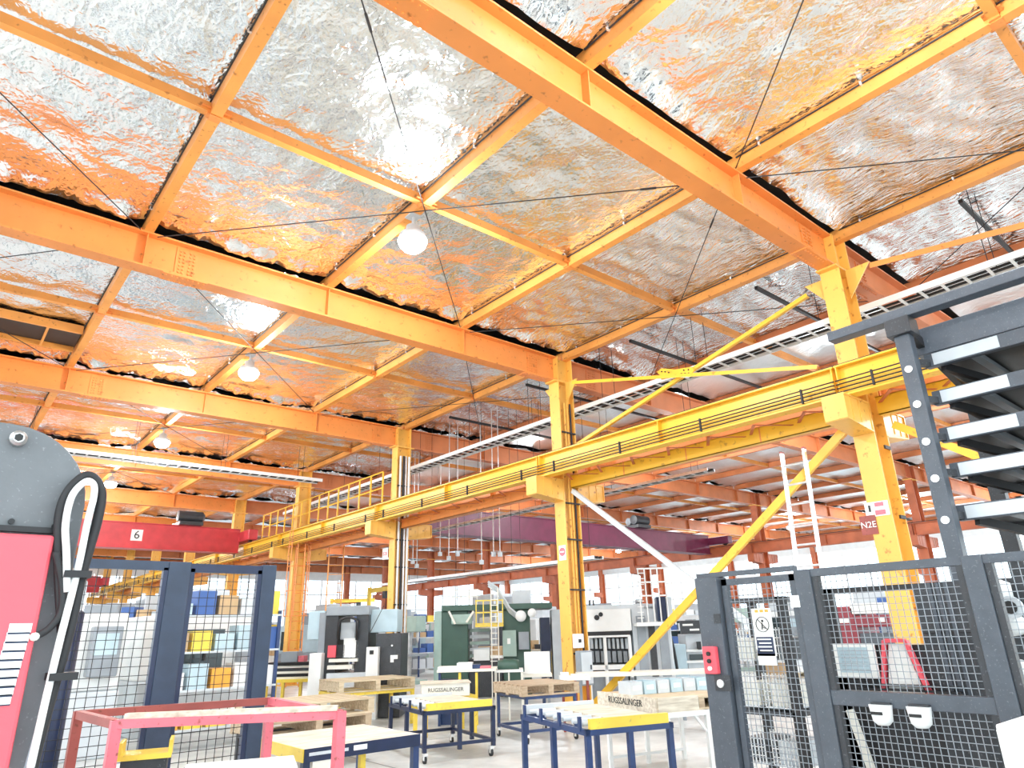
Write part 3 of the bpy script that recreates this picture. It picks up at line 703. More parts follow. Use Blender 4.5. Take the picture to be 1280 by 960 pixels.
hk = MB().box(-.075,-.06,-.02,(A1-A0)*.55,zk-.045,zk+.05).build('latch_plate', 'charcoal', lp); MB().lathe((-.09,.05,zk), [(.02,0),(.026,.004),(.026,.014)], 12, 'x').build('key_lock', 'chrome', hk)
MB().box(-.068,-.06,.0,.05,HF-.30,HF-.24).build('hinge', 'charcoal', lp)
ng = thing('mesh_gate', 'narrow black wire mesh gate with a no entry notice', 'gate', (XF, B1, 0))
L = A0-.01-B1
MB().box(-.02,.02,.0,.04,.1,HF-.02).build('frame_stile', 'slate', ng); MB().box(-.02,.02,L-.04,L,.1,HF-.02).build('frame_stile', 'slate', ng)
MB().box(-.02,.02,0,L,HF-.06,HF-.02).build('frame_rail', 'slate', ng); MB().box(-.02,.02,0,L,.1,.14).build('frame_rail', 'slate', ng)
mesh_panel(None, .04, L-.04, .14, HF-.06, 'y', 0, .036, ng, 'steelgrey')
MB().box(-.045,-.02,-.02,.04,HF-.22,HF-.15).build('hinge', 'chrome', ng)
s = px_(953, 790, XF-.05); sg = thing('warning_notice', 'white no entry notice with a crossed-out figure hung on the narrow mesh gate', 'sign', (XF-.03, s.y, s.z))
sw_, sh_ = .135, .285
MB().box(-.006,0,-sw_/2,sw_/2,-sh_/2,sh_/2).build('board', 'paper', sg)
ring = MB()
for k in range(20):
    a, b = 2*math.pi*k/20, 2*math.pi*(k+1)/20
    ring.bar((-.008,.045*math.cos(a),.045+.045*math.sin(a)),(-.008,.045*math.cos(b),.045+.045*math.sin(b)),.003,.006,(1,0,0))
ring.bar((-.008,.03,.075),(-.008,-.03,.015),.003,.006,(1,0,0)).build('prohibition_ring', 'ink', sg)
MB().bar((-.0075,.005,.015),(-.0075,0,.055),.003,.014,(1,0,0)).bar((-.0075,0,.03),(-.0075,-.02,.02),.003,.009,(1,0,0)).lathe((-.009,-.002,.066),[(.008,0),(.008,.003)],8,'x').build('figure', 'ink', sg)
for k in range(3): MB().box(-.008,-.006,.03-.035*k-.012,.03-.035*k+.012,.118,.134).build('heading', 'orange_box', sg)
MB().box(-.008,-.006,-.058,.058,-.128,-.03).build('text_panel', 'navy', sg)
for k in range(4): MB().box(-.010,-.008,-.045,.05-.01*(k%2),-.048-.022*k,-.040-.022*k).build('text_line', 'paper', sg)
s = px_(957, 822, XF-.05); o = MB().box(-.006,0,-.062,.062,-.045,.045).build('notice_sheet', 'paper', None, False, (XF-.03, s.y, s.z)); tag(o, 'blank white sheet fixed below the no entry notice', 'notice'); MB().box(-.008,-.006,-.05,.05,.03,.036).build('heading_line', 'ink', o)
# fixed panel with middle rail
fp = thing('mesh_fence', 'black mesh fence panel with a middle rail in front of the enclosure', 'fence', (XF, 0, 0))
MB().box(-.04,.04,B0,B1-.005,0,HF).build('post', 'slate', fp, bevel=.005); MB().box(-.04,.04,C0,C1,0,HF).build('post', 'slate', fp, bevel=.005)
MB().box(-.03,.03,C1,B0,HF-.045,HF).build('top_rail', 'slate', fp); MB().box(-.03,.03,C1,B0,zm-.04,zm+.04).build('middle_rail', 'slate', fp, bevel=.004); MB().box(-.03,.03,C1,B0,.08,.13).build('bottom_rail', 'slate', fp)
MB().box(-.025,.025,B0-.035,B0,.13,HF-.045).build('frame_stile', 'charcoal', fp); MB().box(-.025,.025,C1,C1+.035,.13,HF-.045).build('frame_stile', 'charcoal', fp)
mesh_panel(None, C1+.035, B0-.035, zm+.04, HF-.045, 'y', 0, .036, fp, 'steelgrey'); mesh_panel(None, C1+.035, B0-.035, .13, zm-.04, 'y', 0, .036, fp, 'steelgrey', .0017, 'wire_mesh_lower')
tb = MB().box(-.03,.03,A1,B1,HF,HF+.03).build('top_tie', 'slate', None, False, (XF, 0, 0)); tag(tb, 'thin dark tie bar over the narrow mesh gate', 'bar')
np_ = thing('mesh_fence', 'black mesh fence panel beside the white cabinet, white fittings behind it', 'fence', (XF, 0, 0))
MB().box(-.03,.03,-1.6,C0,HF-.045,HF).build('top_rail', 'slate', np_); MB().box(-.03,.03,-1.6,C0,.08,.13).build('bottom_rail', 'slate', np_); MB().box(-.025,.025,C0-.035,C0-.002,.13,HF-.045).build('frame_stile', 'charcoal', np_)
MB().box(-.04,.04,-1.68,-1.6,0,HF).build('post', 'slate', np_)
mesh_panel(None, -1.6, C0-.035, .13, HF-.045, 'y', 0, .036, np_, 'steelgrey')
for i, (cx, cy) in enumerate(((1102,891),(1150,894))):
    a = px_(cx, cy, XF-.06); o = thing('cup_holder', 'white cup shaped holder hung below the fence middle rail', 'holder', (XF-.06, a.y, a.z), 0, 'white cup holders')
    MB().lathe((0,0,-.06), [(.03,0),(.05,.02),(.06,.10),(.055,.10)], 14).build('cup', 'white', o, True); MB().box(.0,.03,-.05,.05,.035,.05).build('hook', 'charcoal', o); MB().box(-.063,-.058,-.03,.03,-.005,.01).build('print', 'ink', o)
wc = thing('white_cabinet', 'plain white cabinet standing in front of the mesh fence', 'cabinet', (3.55, 0, 0))
a = px_(1243, 905, 3.55); MB().box(0,.5,a.y-1.0,a.y,0,a.z).build('body', 'white', wc, bevel=.01); MB().box(-.012,0,a.y-.14,a.y-.005,.05,a.z-.02).build('door', 'white', wc); MB().box(-.012,0,a.y-.6,a.y-.15,.05,a.z-.02).build('door', 'white', wc)
vf = thing('air_unit', 'white compressed air unit with gauge and fittings behind the mesh panel', 'air unit', (4.75, px_(1270,780,4.75).y, 0))
MB().box(0,.06,-.1,.1,0,1.8).build('stand', 'charcoal', vf)
for k, z in enumerate((1.72,1.55,1.30,1.12)): MB().lathe((-.06,.02-.02*(k%2),z), [(.03,-.05),(.06,-.03),(.06,.05),(.02,.07)], 12, 'x' if k%2 else 'z').build('fitting', 'white', vf, True)
MB().lathe((-.14,-.03,1.64), [(.06,0),(.06,.03)], 16, 'x').build('gauge', 'lightgrey', vf); MB().lathe((-.145,-.03,1.64), [(.035,0),(.035,.004)], 12, 'x').build('dial', 'ink', vf)
# ---- left fence
YF, HL = 6.25, 2.2
def fx(p, yy=800): return py_(p, yy, YF).x
lf = thing('mesh_fence', 'dark blue framed mesh fence behind the worn red stand', 'fence', (0, YF, 0))
xa, xb, xc, xd = fx(197), fx(226), fx(318), fx(336)
for nme, a, b in (('post',xa,xb),('post',xc,xd),('post',-1.2,-1.1)): MB().box(a,b,-.04,.04,0,HL).build(nme, 'fenceblue', lf, bevel=.006)
for a, b in ((xb,xb+.035),(xc-.035,xc),(xa-.035,xa)): MB().box(a,b,-.03,.03,.1,HL-.05).build('frame_stile', 'navy', lf)
MB().box(-1.1,xa,-.03,.03,HL-.07,HL).build('top_rail', 'fenceblue', lf); MB().box(xb,xc,-.03,.03,HL-.08,HL-.01).build('top_rail', 'navy', lf)
MB().box(-1.1,xa,-.03,.03,.1,.15).build('bottom_rail', 'navy', lf); MB().box(xb,xc,-.03,.03,.1,.15).build('bottom_rail', 'navy', lf)
mesh_panel(None, -1.1, xa-.035, .15, HL-.07, 'x', 0, .068, lf, 'black', .0024); mesh_panel(None, xb+.035, xc-.035, .15, HL-.08, 'x', 0, .068, lf, 'black', .0024)
a0, a1 = py_(96,762,6.6), py_(76,884,6.6)
o = MB().lathe((0,0,0), [(.075,0),(.085,.02),(.085,a0.z-.02),(.06,a0.z)], 14).build('bollard_post', 'navy', None, True, (a0.x, 6.75, 0)); tag(o, 'round dark navy post standing behind the mesh fence', 'post'); MB().lathe((0,0,0), [(.15,0),(.15,.02)], 16).build('foot', 'navy', o)

# ---- wire basket trolley behind the narrow gate
bt = px_(950, 860, 5.0)
t = thing('basket_trolley', 'black framed trolley with white wire baskets behind the narrow mesh gate', 'trolley', (5.0, bt.y, 0))
for a in (-.28,.28):
    for b in (0,.5): MB().box(b-.03,b+.03,a-.03,a+.03,0,1.78).build('post', 'black', t)
for z in (.12,.95,1.75): MB().box(-.03,.53,-.28,.28,z,z+.03).build('shelf_frame', 'charcoal', t)
for k, z in enumerate((.25,.62,1.0,1.32)):
    for a in (-.15,.13):
        b_ = MB().box(-.01,.45,a-.11,a+.11,z,z+.01).build('basket', 'lightgrey', t)
        m = MB()
        for i in range(9): m.box(-.012,-.008,a-.11+.0275*i-.003,a-.11+.0275*i+.003,z,z+.24)
        for i in range(5): m.box(-.012,-.008,a-.11,a+.11,z+.055*i,z+.055*i+.006)
        stuff(m.build('basket_wires', 'white', b_)); MB().box(.05,.4,a-.09,a+.09,z+.01,z+.16).build('parts', random.choice(['cream','lightgrey','charcoal']), b_)
st = MB().bar((0,0,0),(0,-.16,-.75),.05,.03,(1,0,0)).build('cream_strip', 'cream', None, False, (XE-.08, px_(1062,886,XE-.08).y, 1.0)); tag(st, 'cream strip leaning on the lower black enclosure panel', 'strip')
# ================================================================== NEAR LEFT MACHINE
YL = 1.5
def lx(p, q, y=YL): return py_(p, q, y)
lm = thing('red_grey_machine', 'red and dark grey machine with a rounded top and a loop of cables', 'machine', (0, YL, 0))
xr = lx(110, 612).x; zt_ = lx(30, 531).z; rr = .14
arc = [(xr-rr+rr*math.cos(a), zt_-rr+rr*math.sin(a)) for a in np.linspace(0, math.pi/2, 9)]
MB().prism([(-1.3,0),(xr,0)]+arc+[(-1.3,zt_)], 0, .07, 'xz').build('back_panel', 'midgrey', lm, bevel=.004)
MB().box(-1.3,xr-.12,.07,.9,0,zt_-.08).build('housing', 'charcoal', lm)
rp_ = lx(66, 672)
red = MB().box(-1.25,rp_.x,-.035,0,.05,rp_.z).build('red_cover', 'red', lm, bevel=.006)
MB().box(-1.25,rp_.x+.0,-.012,0,rp_.z+.006,rp_.z+.016).build('cover_gap', 'black', lm)
b0 = lx(22, 550); bo = MB().lathe((b0.x,-.022,b0.z), [(.009,0),(.014,.005),(.014,.022)], 14, 'y').build('bolt', 'steel', lm); MB().lathe((b0.x,-.024,b0.z), [(.007,0),(.007,.003)], 6, 'y').build('socket', 'ink', bo)
for q in ((14,652),(68,658)):
    b1 = lx(*q); MB().lathe((b1.x,-.006,b1.z), [(.005,0),(.005,.006)], 10, 'y').build('screw', 'black', lm)
for k in range(9):
    c = lx(25-3.3*k, 786+11.2*k, YL-.035)
    st = MB().box(c.x-.016,c.x+.016,-.0375,-.035,c.z-.0085,c.z+.0085).build('label_sticker', 'paper', red); MB().box(c.x-.016,c.x+.016,-.0380,-.0375,c.z-.0085,c.z-.0065).build('print_line', 'navy', st)
def loop(pts, r, mat, name, y, n=8, dens=6):
    P = [Vector(lx(*p, y=y)) - Vector((0,YL,0)) for p in pts]; Q = []
    for i in range(len(P)-1):
        p0, p1, p2, p3 = P[max(i-1,0)], P[i], P[i+1], P[min(i+2,len(P)-1)]
        for k in range(dens):
            t = k/dens; Q.append(.5*((2*p1)+(-p0+p2)*t+(2*p0-5*p1+4*p2-p3)*t*t+(-p0+3*p1-3*p2+p3)*t**3))
    Q.append(P[-1]); return MB().tube(Q, r, n).build(name, mat, lm, True)
blk = [(78,790),(74,720),(73,680),(75,642),(85,615),(104,596),(118,598),(127,617),(122,650),(112,685),(102,720),(88,785),(70,850),(48,930),(38,975)]
loop(blk, .0085, 'rubber', 'corrugated_conduit', YL-.03)
loop([(84,740),(83,690),(82,655),(90,620),(107,602),(117,606),(117,622),(110,650),(96,717),(75,800),(56,880),(38,960)], .006, 'white', 'white_cable', YL-.045)
loop([(79,690),(81,650),(92,614),(108,598),(121,606),(121,640),(108,690),(92,760),(66,850),(34,960)], .005, 'pale_blue', 'blue_cable', YL-.02)
loop([(70,690),(78,735),(76,765),(62,785),(44,796)], .006, 'rubber', 'sensor_cable', YL-.04)
c = lx(43,796,YL-.04); MB().lathe((c.x,-.05,c.z), [(.004,-.0),(.007,.004),(.007,.05)], 10, 'y').build('cable_plug', 'cream', lm)
for i, (q, s) in enumerate((((84,720),.002),((66,845),.003))): 
    c = lx(*q); MB().box(c.x-.012,c.x+.03,-.055,0,c.z-.006,c.z+.006).build('cable_clip', 'rubber', lm)
# ================================================================== FOREGROUND STANDS AND TABLES
zp = 1.12
cs = [pz(145,905,zp), pz(425,893,zp), pz(338,876,zp), pz(98,893,zp)]
ps = thing('steel_stand', 'worn red open steel stand in front of the dark blue mesh fence', 'stand', (0,0,0))
for i, (a, b, m) in enumerate(((0,1,'board'),(1,2,'pink'),(2,3,'redbrown'),(3,0,'redbrown'))):
    MB().bar(cs[a], cs[b], .05, .05).build('top_rail', 'pink' if m == 'board' else m, ps)
    MB().bar(cs[a]+Vector((0,0,-.75)), cs[b]+Vector((0,0,-.75)), .04, .04).build('lower_rail', 'redbrown', ps)
for i, m in enumerate(('pink','pink','pink','redbrown')): MB().bar((cs[i].x,cs[i].y,0), (cs[i].x,cs[i].y,zp+.02), .06, .06).build('leg', m, ps)
o = MB().bar(cs[0]+Vector((.05,0,.04)), cs[1]+Vector((-.02,.0,.04)), .055, .03).build('rail_highlight', 'board', None); tag(o, 'pale strip painted as the blown highlight along the red stand top rail', 'strip')  # bright light on the rail top, put in as a pale strip
# yellow crate and white sheet in the near left corner
yc = pz(182, 946, .9); t = thing('yellow_box', 'yellow open box standing behind the worn red stand legs', 'box', (yc.x, yc.y, 0), -.3)
MB().box(-.13,.13,-.1,.1,0,.9).build('stand', 'charcoal', t); MB().box(-.15,.15,-.12,.12,.9,.93).box(-.15,-.13,-.12,.12,.93,1.0).box(.13,.15,-.12,.12,.93,1.0).build('tray', 'yellow', t)
wt = pz(290, 957, .95); t = thing('small_table', 'small grey table with a white sheet over its top near the red stand', 'table', (wt.x, wt.y, 0), -.35)
MB().box(-.25,.3,-.2,.22,.90,.93).build('top', 'steelgrey', t); 
for a in (-.22,.27):
    for b in (-.17,.19): MB().box(a-.02,a+.02,b-.02,b+.02,0,.9).build('leg', 'charcoal', t)
o = MB().box(-.24,.33,-.22,.23,0,.012).build('white_sheet', 'paper', None, bevel=.004, loc=(wt.x, wt.y, .931)); o.rotation_euler = (0,0,-.35); tag(o, 'white sheet lying on the small grey table', 'sheet')
# work table with blue and yellow edges
t = thing('work_table', 'low work table with pale board top, navy front edge and yellow side', 'table', (2.72, 6.02, 0), 0)
W, D_ = 1.13, 1.1
MB().box(0,W,0,D_,.665,.70).build('top', 'board', t)
MB().box(0,W,-.012,0,.60,.70).build('front_edge', 'navy', t); MB().box(-.012,0,0,D_,.60,.70).build('side_edge', 'yellow', t); MB().box(W,W+.012,0,D_,.6,.7).build('side_edge', 'blue', t)
for a, b, m in ((.03,.03,'navy'),(W-.03,.03,'blue'),(.03,D_-.03,'yellow'),(W-.03,D_-.03,'blue')): MB().box(a-.03,a+.03,b-.03,b+.03,0,.665).build('leg', m, t)
for a in (.28,.62): MB().box(a-.025,a+.025,.12,.17,0,.665).build('inner_post', 'yellow', t)
MB().box(.45,.58,-.016,-.012,.64,.68).build('label', 'paper', t); MB().box(.04,.4,-.016,-.012,.645,.67).build('label', 'lightgrey', t)
pn = MB().box(.08,.27,-.005,.005,.05,.6).build('pink_panel', 'cream', t)
# blue roller tables
def caster(parent, x, y):
    f = MB().box(x-.025,x+.025,y-.03,y+.03,.09,.13).box(x-.022,x-.016,y-.02,y+.03,.04,.10).box(x+.016,x+.022,y-.02,y+.03,.04,.10).build('caster', 'chrome', parent)
    MB().lathe((x-.015,y+.015,.05), [(.015,0),(.05,0),(.05,.03),(.015,.03)], 14, 'x').build('wheel', 'rubber', f)
def roller_table(loc, rot, W, D, H, label, cast, mat='navy', top=True):
    t = thing('roller_table', label, 'table', loc, rot); z0 = .13 if cast else 0
    leg = MB().box(-.025,.025,-.025,.025,z0,H).mesh('leg', mat)
    for a in (-W/2+.03, W/2-.03):
        for b in (-D/2+.03, 0, D/2-.03): at(leg, 'leg', t, (a,b,0))
    at(leg, 'leg', t, (0,-D/2+.03,0))
    for b in (-D/2+.02, D/2-.02): MB().box(-W/2,W/2,b-.02,b+.02,H-.05,H).build('top_rail', mat, t)
    for a in (-W/2+.02, W/2-.02): MB().box(a-.02,a+.02,-D/2,D/2,H-.05,H).build('top_rail', mat, t)
    for b in (-D/2+.03, D/2-.03): MB().box(-W/2,W/2,b-.02,b+.02,z0+.05,z0+.09).build('lower_rail', mat, t)
    for a in (-W/2+.03, W/2-.03): MB().box(a-.02,a+.02,-D/2,D/2,z0+.05,z0+.09).build('lower_rail', mat, t)
    rm = MB().lathe((0,0,H+.035), [(.01,-.16),(.022,-.155),(.022,.155),(.01,.16)], 10, 'x').mesh('roller', 'lightgrey')
    for k in range(7): at(rm, 'roller', t, (-W/2+.2,-D/2+.15+k*(D-.3)/6,0))
    tab = MB().box(-.012,.012,-.02,.02,-.02,.10).mesh('stop_tab', mat)
    for k in range(4): at(tab, 'stop_tab', t, (-W/2,-D/2+.12+k*(D-.24)/3,H))
    MB().box(-W/2+.38,W/2-.02,-D/2+.06,D/2-.05,H,H+.05).build('board_top', 'board', t)
    MB().box(-W/2+.05,W/2-.05,-D/2+.0,-D/2+.05,H,H+.085).build('front_plank', 'yellow', t)
    MB().box(-W/2+.05,W/2-.05,D/2-.05,D/2,H,H+.09).build('back_channel', 'lightgrey', t)
    if cast:
        for a in (-W/2+.05, W/2-.05):
            for b in (-D/2+.05, D/2-.05): caster(t, a, b)
    return t
roller_table((5.55,5.42,0), math.radians(-17), .95, 1.5, .72, 'blue steel roller table on fixed legs with a yellow front plank', False, 'blue')
roller_table((6.0,8.85,0), math.radians(-12), 1.05, 1.45, .62, 'dark navy roller cart on casters with a yellow front plank', True, 'navy')
c3 = pz(678, 928, 0)
t = thing('low_trolley', 'empty blue trolley on casters behind the roller table', 'trolley', (c3.x+.25, c3.y+.4, 0), math.radians(-14))
for a in (-.42,.42):
    for b in (-.5,.5): MB().box(a-.02,a+.02,b-.02,b+.02,.13,.62).build('post', 'blue', t); caster(t, a, b)
for z in (.15,.60):
    for b in (-.5,.5): MB().box(-.44,.44,b-.02,b+.02,z,z+.04).build('rail', 'blue', t)
    for a in (-.42,.42): MB().box(a-.02,a+.02,-.5,.5,z,z+.04).build('rail', 'blue', t)
TR = (c3.x+.25, c3.y+.4)
# ---- pallets
def pallet(loc, rot, L, W, label, mat='wood', h=.15, group=None, nm='wooden_pallet'):
    t = thing(nm, label, 'pallet', loc, rot, group)
    dm = MB().box(-L/2,L/2,-.05,.05,h-.022,h).mesh('deck_board', mat); bmn = MB().box(-L/2,L/2,-.05,.05,0,.022).mesh('bottom_board', mat)
    n = max(5, int(W/.14))
    for k in range(n): at(dm, 'deck_board', t, (0,-W/2+.05+(W-.1)*k/(n-1),0))
    for k in range(3): at(bmn, 'bottom_board', t, (0,-W/2+.05+(W-.1)*k/2,0))
    sm = MB().box(-.045,.045,-W/2,W/2,.022,h-.022).mesh('stringer', mat)
    for a in (-L/2+.05,0,L/2-.05): at(sm, 'stringer', t, (a,0,0))
    return t
def stand(loc, rot, L, W, H, label, mat='yellow', nm='steel_trestle'):
    t = thing(nm, label, 'stand', loc, rot)
    for a in (-L/2+.03, L/2-.03):
        for b in (-W/2+.03, W/2-.03): MB().box(a-.03,a+.03,b-.03,b+.03,0,H-.05).build('leg', mat, t)
    for b in (-W/2+.03, W/2-.03): MB().box(-L/2,L/2,b-.03,b+.03,H-.05,H).build('rail', mat, t)
    for a in (-L/2+.03, L/2-.03): MB().box(a-.03,a+.03,-W/2+.06,W/2-.06,H-.05,H).build('cross_rail', mat, t)
    return t
P0 = (4.25, 9.55)
stand((*P0,0), 0, 1.35, 1.0, .40, 'dark low stand under the two stacked wooden pallets', 'charcoal')
pallet((*P0,.40), 0, 1.5, 1.1, 'lower of two stacked wooden pallets beyond the low work table', 'wood2', .19)
pallet((P0[0]+.03,P0[1],.59), .02, 1.5, 1.1, 'upper of two stacked wooden pallets beyond the low work table', 'wood', .19)
q = pz(475, 862, .62)
stand((q.x,q.y+.5,0), -.1, 1.5, 1.0, .60, 'yellow steel trestle carrying a single wooden pallet')
pallet((q.x,q.y+.5,.60), -.1, 1.5, 1.05, 'wooden pallet on a yellow trestle in front of the press brake', 'wood', .2)
q = pz(622, 876, .60)
stand((q.x+.25,q.y+1.75,0), -.3, .9, .7, .58, 'yellow steel trestle under the white printed crate')
cr = thing('printed_crate', 'white crate with dark lettering on a yellow trestle', 'crate', (q.x+.25, q.y+1.75, .58), -.55)
MB().box(-.40,.40,-.3,.3,0,.19).build('box', 'cream', cr, bevel=.006); MB().box(-.42,.42,-.32,.32,.19,.21).build('lid', 'board', cr)
text('RUGSSALINGER', .085, 'ink', 'lettering', cr, (0,-.302,.1), (math.pi/2,0,0))
pallet((TR[0],TR[1],.642), math.radians(-14), 1.0, 1.05, 'wooden pallet resting on the blue trolley', 'wood2', .16)
# white table with printed crate and bins
wtc = Vector((7.15, 5.62, 0))
t = thing('white_table', 'white steel table with splayed braces between roller table and lock post', 'table', wtc, math.radians(-15))
W, D_, H = 1.15, 1.25, .70
for a in (-W/2+.03, 0, W/2-.03):
    for b in (-D_/2+.03, D_/2-.03): MB().box(a-.022,a+.022,b-.022,b+.022,0,H).build('leg', 'white', t)
for b in (-D_/2+.03, D_/2-.03): MB().box(-W/2,W/2,b-.025,b+.025,H-.05,H).build('top_rail', 'white', t); MB().box(-W/2,W/2,b-.02,b+.02,.10,.13).build('foot_rail', 'white', t)
for a in (-W/2+.03, W/2-.03): MB().box(a-.025,a+.025,-D_/2,D_/2,H-.05,H).build('top_rail', 'white', t)
for a, s in ((-.02,-1),(.02,1)): MB().bar((a,-D_/2+.03,H-.22),(a+s*.16,-D_/2+.03,H-.03),.025,.025).build('brace', 'white', t)
cr = thing('printed_pallet_crate', 'pale wooden crate with dark lettering on the white table', 'crate', (wtc.x-.08, wtc.y+.05, H), math.radians(-15))
for z in (0,.115): MB().box(-.55,.55,-.60,.60,z,z+.018).build('deck', 'wood', cr)
MB().box(-.57,-.55,-.60,.60,-.0,.15).build('side_board', 'board', cr); MB().box(-.55,.0,-.62,-.60,0,.15).build('side_board', 'board', cr)
for a in (.02,.5): MB().box(a,a+.08,-.6,.6,.018,.115).build('stringer', 'wood2', cr)
text('RUGSSALINGER', .10, 'ink', 'lettering', cr, (-.572,0,.075), (math.pi/2,0,-math.pi/2))
for k in range(6):
    b = thing('parts_bin', 'pale blue grey parts bin in a row on the printed crate', 'bin', (wtc.x-.42+.19*k, wtc.y+.28-.05*k, H+.134), math.radians(-15), 'bins on the crate')
    MB().box(-.085,.085,-.13,.13,0,.01).box(-.085,-.078,-.13,.13,.01,.14).box(.078,.085,-.13,.13,.01,.14).box(-.078,.078,-.13,-.122,.01,.14).box(-.078,.078,.122,.13,.01,.14).build('tub', 'pale_blue' if k % 2 else 'lightgrey', b); MB().box(-.05,.05,-.134,-.13,.05,.10).build('label', 'paper', b)
# ================================================================== MACHINES (middle distance)
CY, SY = math.cos(YAW), math.sin(YAW)
class Spot:
    """machine-local frame facing the aisle: u = sideways, v = depth, z = height; D is the distance taken from the floor the machine stands on"""
    def __init__(s, px0, D, name, label, cat):
        s.D = D; d = ray(px0, 800); s.f = D/(d.x*SY+d.y*CY); s.p0 = Vector((d.x, d.y, 0))*s.f
        s.root = thing(name, label, cat, s.p0, -YAW)
    def uz(s, px, py, v=0):
        d = ray(px, py); k = (s.D+v)/(d.x*SY+d.y*CY); p = Vector((d.x*k, d.y*k, 0))-s.p0
        return p.x*CY-p.y*SY, CAM_Z+d.z*k
    def box(s, x0, y0, x1, y1, v0, v1, name, mat, parent=None, bevel=0, floor=False):
        u0, z1 = s.uz(x0, y0, v0); u1, _ = s.uz(x1, y0, v0); _, z0 = s.uz(x0, y1, v0)
        z0 = 0 if floor else max(0, z0)
        return MB().box(u0,u1,v0,v1,z0,max(z1,z0+.01)).build(name, mat, parent or s.root, bevel=bevel)
# press brake
s = Spot(447, 15.0, 'press_brake', 'charcoal and pale grey press brake in front of the piped column', 'press')
s.box(386,764,407,800,.1,.9,'side_housing','pale_blue',bevel=.02); s.box(400,766,408,850,.05,.9,'side_column','steelgrey',floor=True)
s.box(408,760,424,850,0,1.1,'frame','charcoal',bevel=.02,floor=True); s.box(446,760,462,850,0,1.1,'frame','charcoal',bevel=.02,floor=True)
s.box(408,758,462,770,-.05,1.1,'top_beam','steelgrey',bevel=.02)
a, za_ = s.uz(424,772,-.1); b, zb_ = s.uz(446,800,-.1)
MB().tube([(a,-.1,zb_)]+[((a+b)/2-(b-a)/2*math.cos(t), -.1, za_-.12+.12*math.sin(t)) for t in np.linspace(0,math.pi,9)]+[(b,-.1,zb_)], .03, 6).build('hose_arch', 'rubber', s.root, True)
s.box(426,778,445,800,.15,.9,'ram','lightgrey',bevel=.02); s.box(430,798,448,822,.0,.6,'tool_holder','white'); s.box(410,807,420,822,-.05,.0,'red_label','red'); s.box(421,806,431,822,.0,.3,'cavity','black')
s.box(411,824,447,828,-.1,.3,'upper_bed','cream'); s.box(409,832,440,837,-.15,.3,'lower_bed','cream'); s.box(408,842,462,850,-.2,.9,'base','lightgrey',floor=True)
s.box(462,762,497,791,.2,.9,'hydraulic_tank','pale_blue',bevel=.015)
cb = s.box(470,792,502,846,-.1,.8,'cabinet','charcoal',bevel=.015,floor=True); s.box(488,819,497,824,-.12,-.1,'label','paper',cb); s.box(488,824,492,828,-.12,-.1,'label','paper',cb); s.box(489,806,491,808,-.12,-.1,'knob','chrome',cb)
pn = s.box(458,809,473,847,-.3,-.1,'control_console','white',bevel=.01,floor=True); s.box(462,813,467,818,-.31,-.3,'button_panel','ink',pn)
s.box(387,817,402,850,-.25,.1,'guard_pillar','white',bevel=.01,floor=True)
MB().bar((*s.uz(463,790,-.1)[:1],-.1,s.uz(463,790,-.1)[1]),(*s.uz(480,757,-.1)[:1],-.1,s.uz(480,757,-.1)[1]),.012,.012).build('aerial','rubber',s.root)
# green press
s = Spot(615, 18.6, 'hydraulic_press', 'large dark green hydraulic press with yellow cage and ladder', 'press')
s.box(543,764,552,850,0,.2,'front_post','sage',floor=True); s.box(552,764,585,826,.0,1.6,'left_frame','green',bevel=.03,floor=True); s.box(564,768,590,781,-.15,0,'cylinder_cover','sage',bevel=.04)
s.box(552,757,690,764,-.1,1.6,'crown','green'); s.box(585,826,628,850,.2,1.4,'bed','charcoal',floor=True)
for k in range(5): s.box(587,786+8*k,612,790+8*k,.3,.5,'platen_bar','lightgrey' if k%2 else 'sage')
s.box(592,812,612,826,.1,.6,'die_block','white'); s.box(628,762,662,840,0,1.6,'right_frame','green',bevel=.03,floor=True)
cb = s.box(628,788,645,821,-.25,0,'cabinet','sage',bevel=.01); s.box(634,798,638,805,-.26,-.25,'label','paper',cb)
s.box(648,790,661,812,-.2,0,'valve_block','steelgrey'); s.box(640,738,663,757,.1,.8,'oil_tank','lightgrey',bevel=.01)
for cx, cy, r in ((651,770,.14),(665,766,.11)):
    u, z = s.uz(cx, cy, -.3); MB().lathe((u,-.3,z), [(.03,0),(r,.01),(r,.10),(.04,.3)], 18, 'y').build('dial_drum', 'white', s.root, True)
for x0 in (595,604,613,621,628): s.box(x0-.6,751,x0+.6,782,-.5,-.47,'cage_bar','yellow')
for y0 in (751,766,780): s.box(594,y0-.8,629,y0+.8,-.5,-.47,'cage_rail','yellow')
s.box(594,781,629,784,-.5,.1,'cage_floor','yellow')
for x0 in (613.5,622): s.box(x0-.6,735,x0+.6,840,-.56,-.52,'ladder_rail','cream',floor=True)
for k in range(14): s.box(613,742+7*k,622,743.2+7*k,-.55,-.53,'ladder_rung','cream')
for x0 in (556,566,576,586,596): s.box(x0-.5,737,x0+.5,757,.0,.03,'guard_post','cream')
for y0 in (738,747): s.box(555,y0-.5,598,y0+.5,.0,.03,'guard_rail','cream')
for a, b in (((561,764),(569,780)),((592,764),(583,778))):
    u0, z0 = s.uz(*a, -.18); u1, z1 = s.uz(*b, -.18); MB().bar((u0,-.18,z0),(u1,-.18,z1),.05,.05).build('bracket', 'cream', s.root)
s.box(675,772,687,815,.3,1.2,'blue_cabinet','navy',floor=True); s.box(689,762,703,830,.2,1.2,'grey_cabinet','lightgrey',bevel=.01,floor=True)
# hoses sweeping down
u0 = [s.uz(*p, -.2) for p in ((610,727),(622,735),(630,748),(637,760),(648,769))]
for k in range(3): MB().tube([(u, -.2+.06*k, z-.05*k) for u, z in u0], .035, 6).build('hose', 'lightgrey', s.root, True)
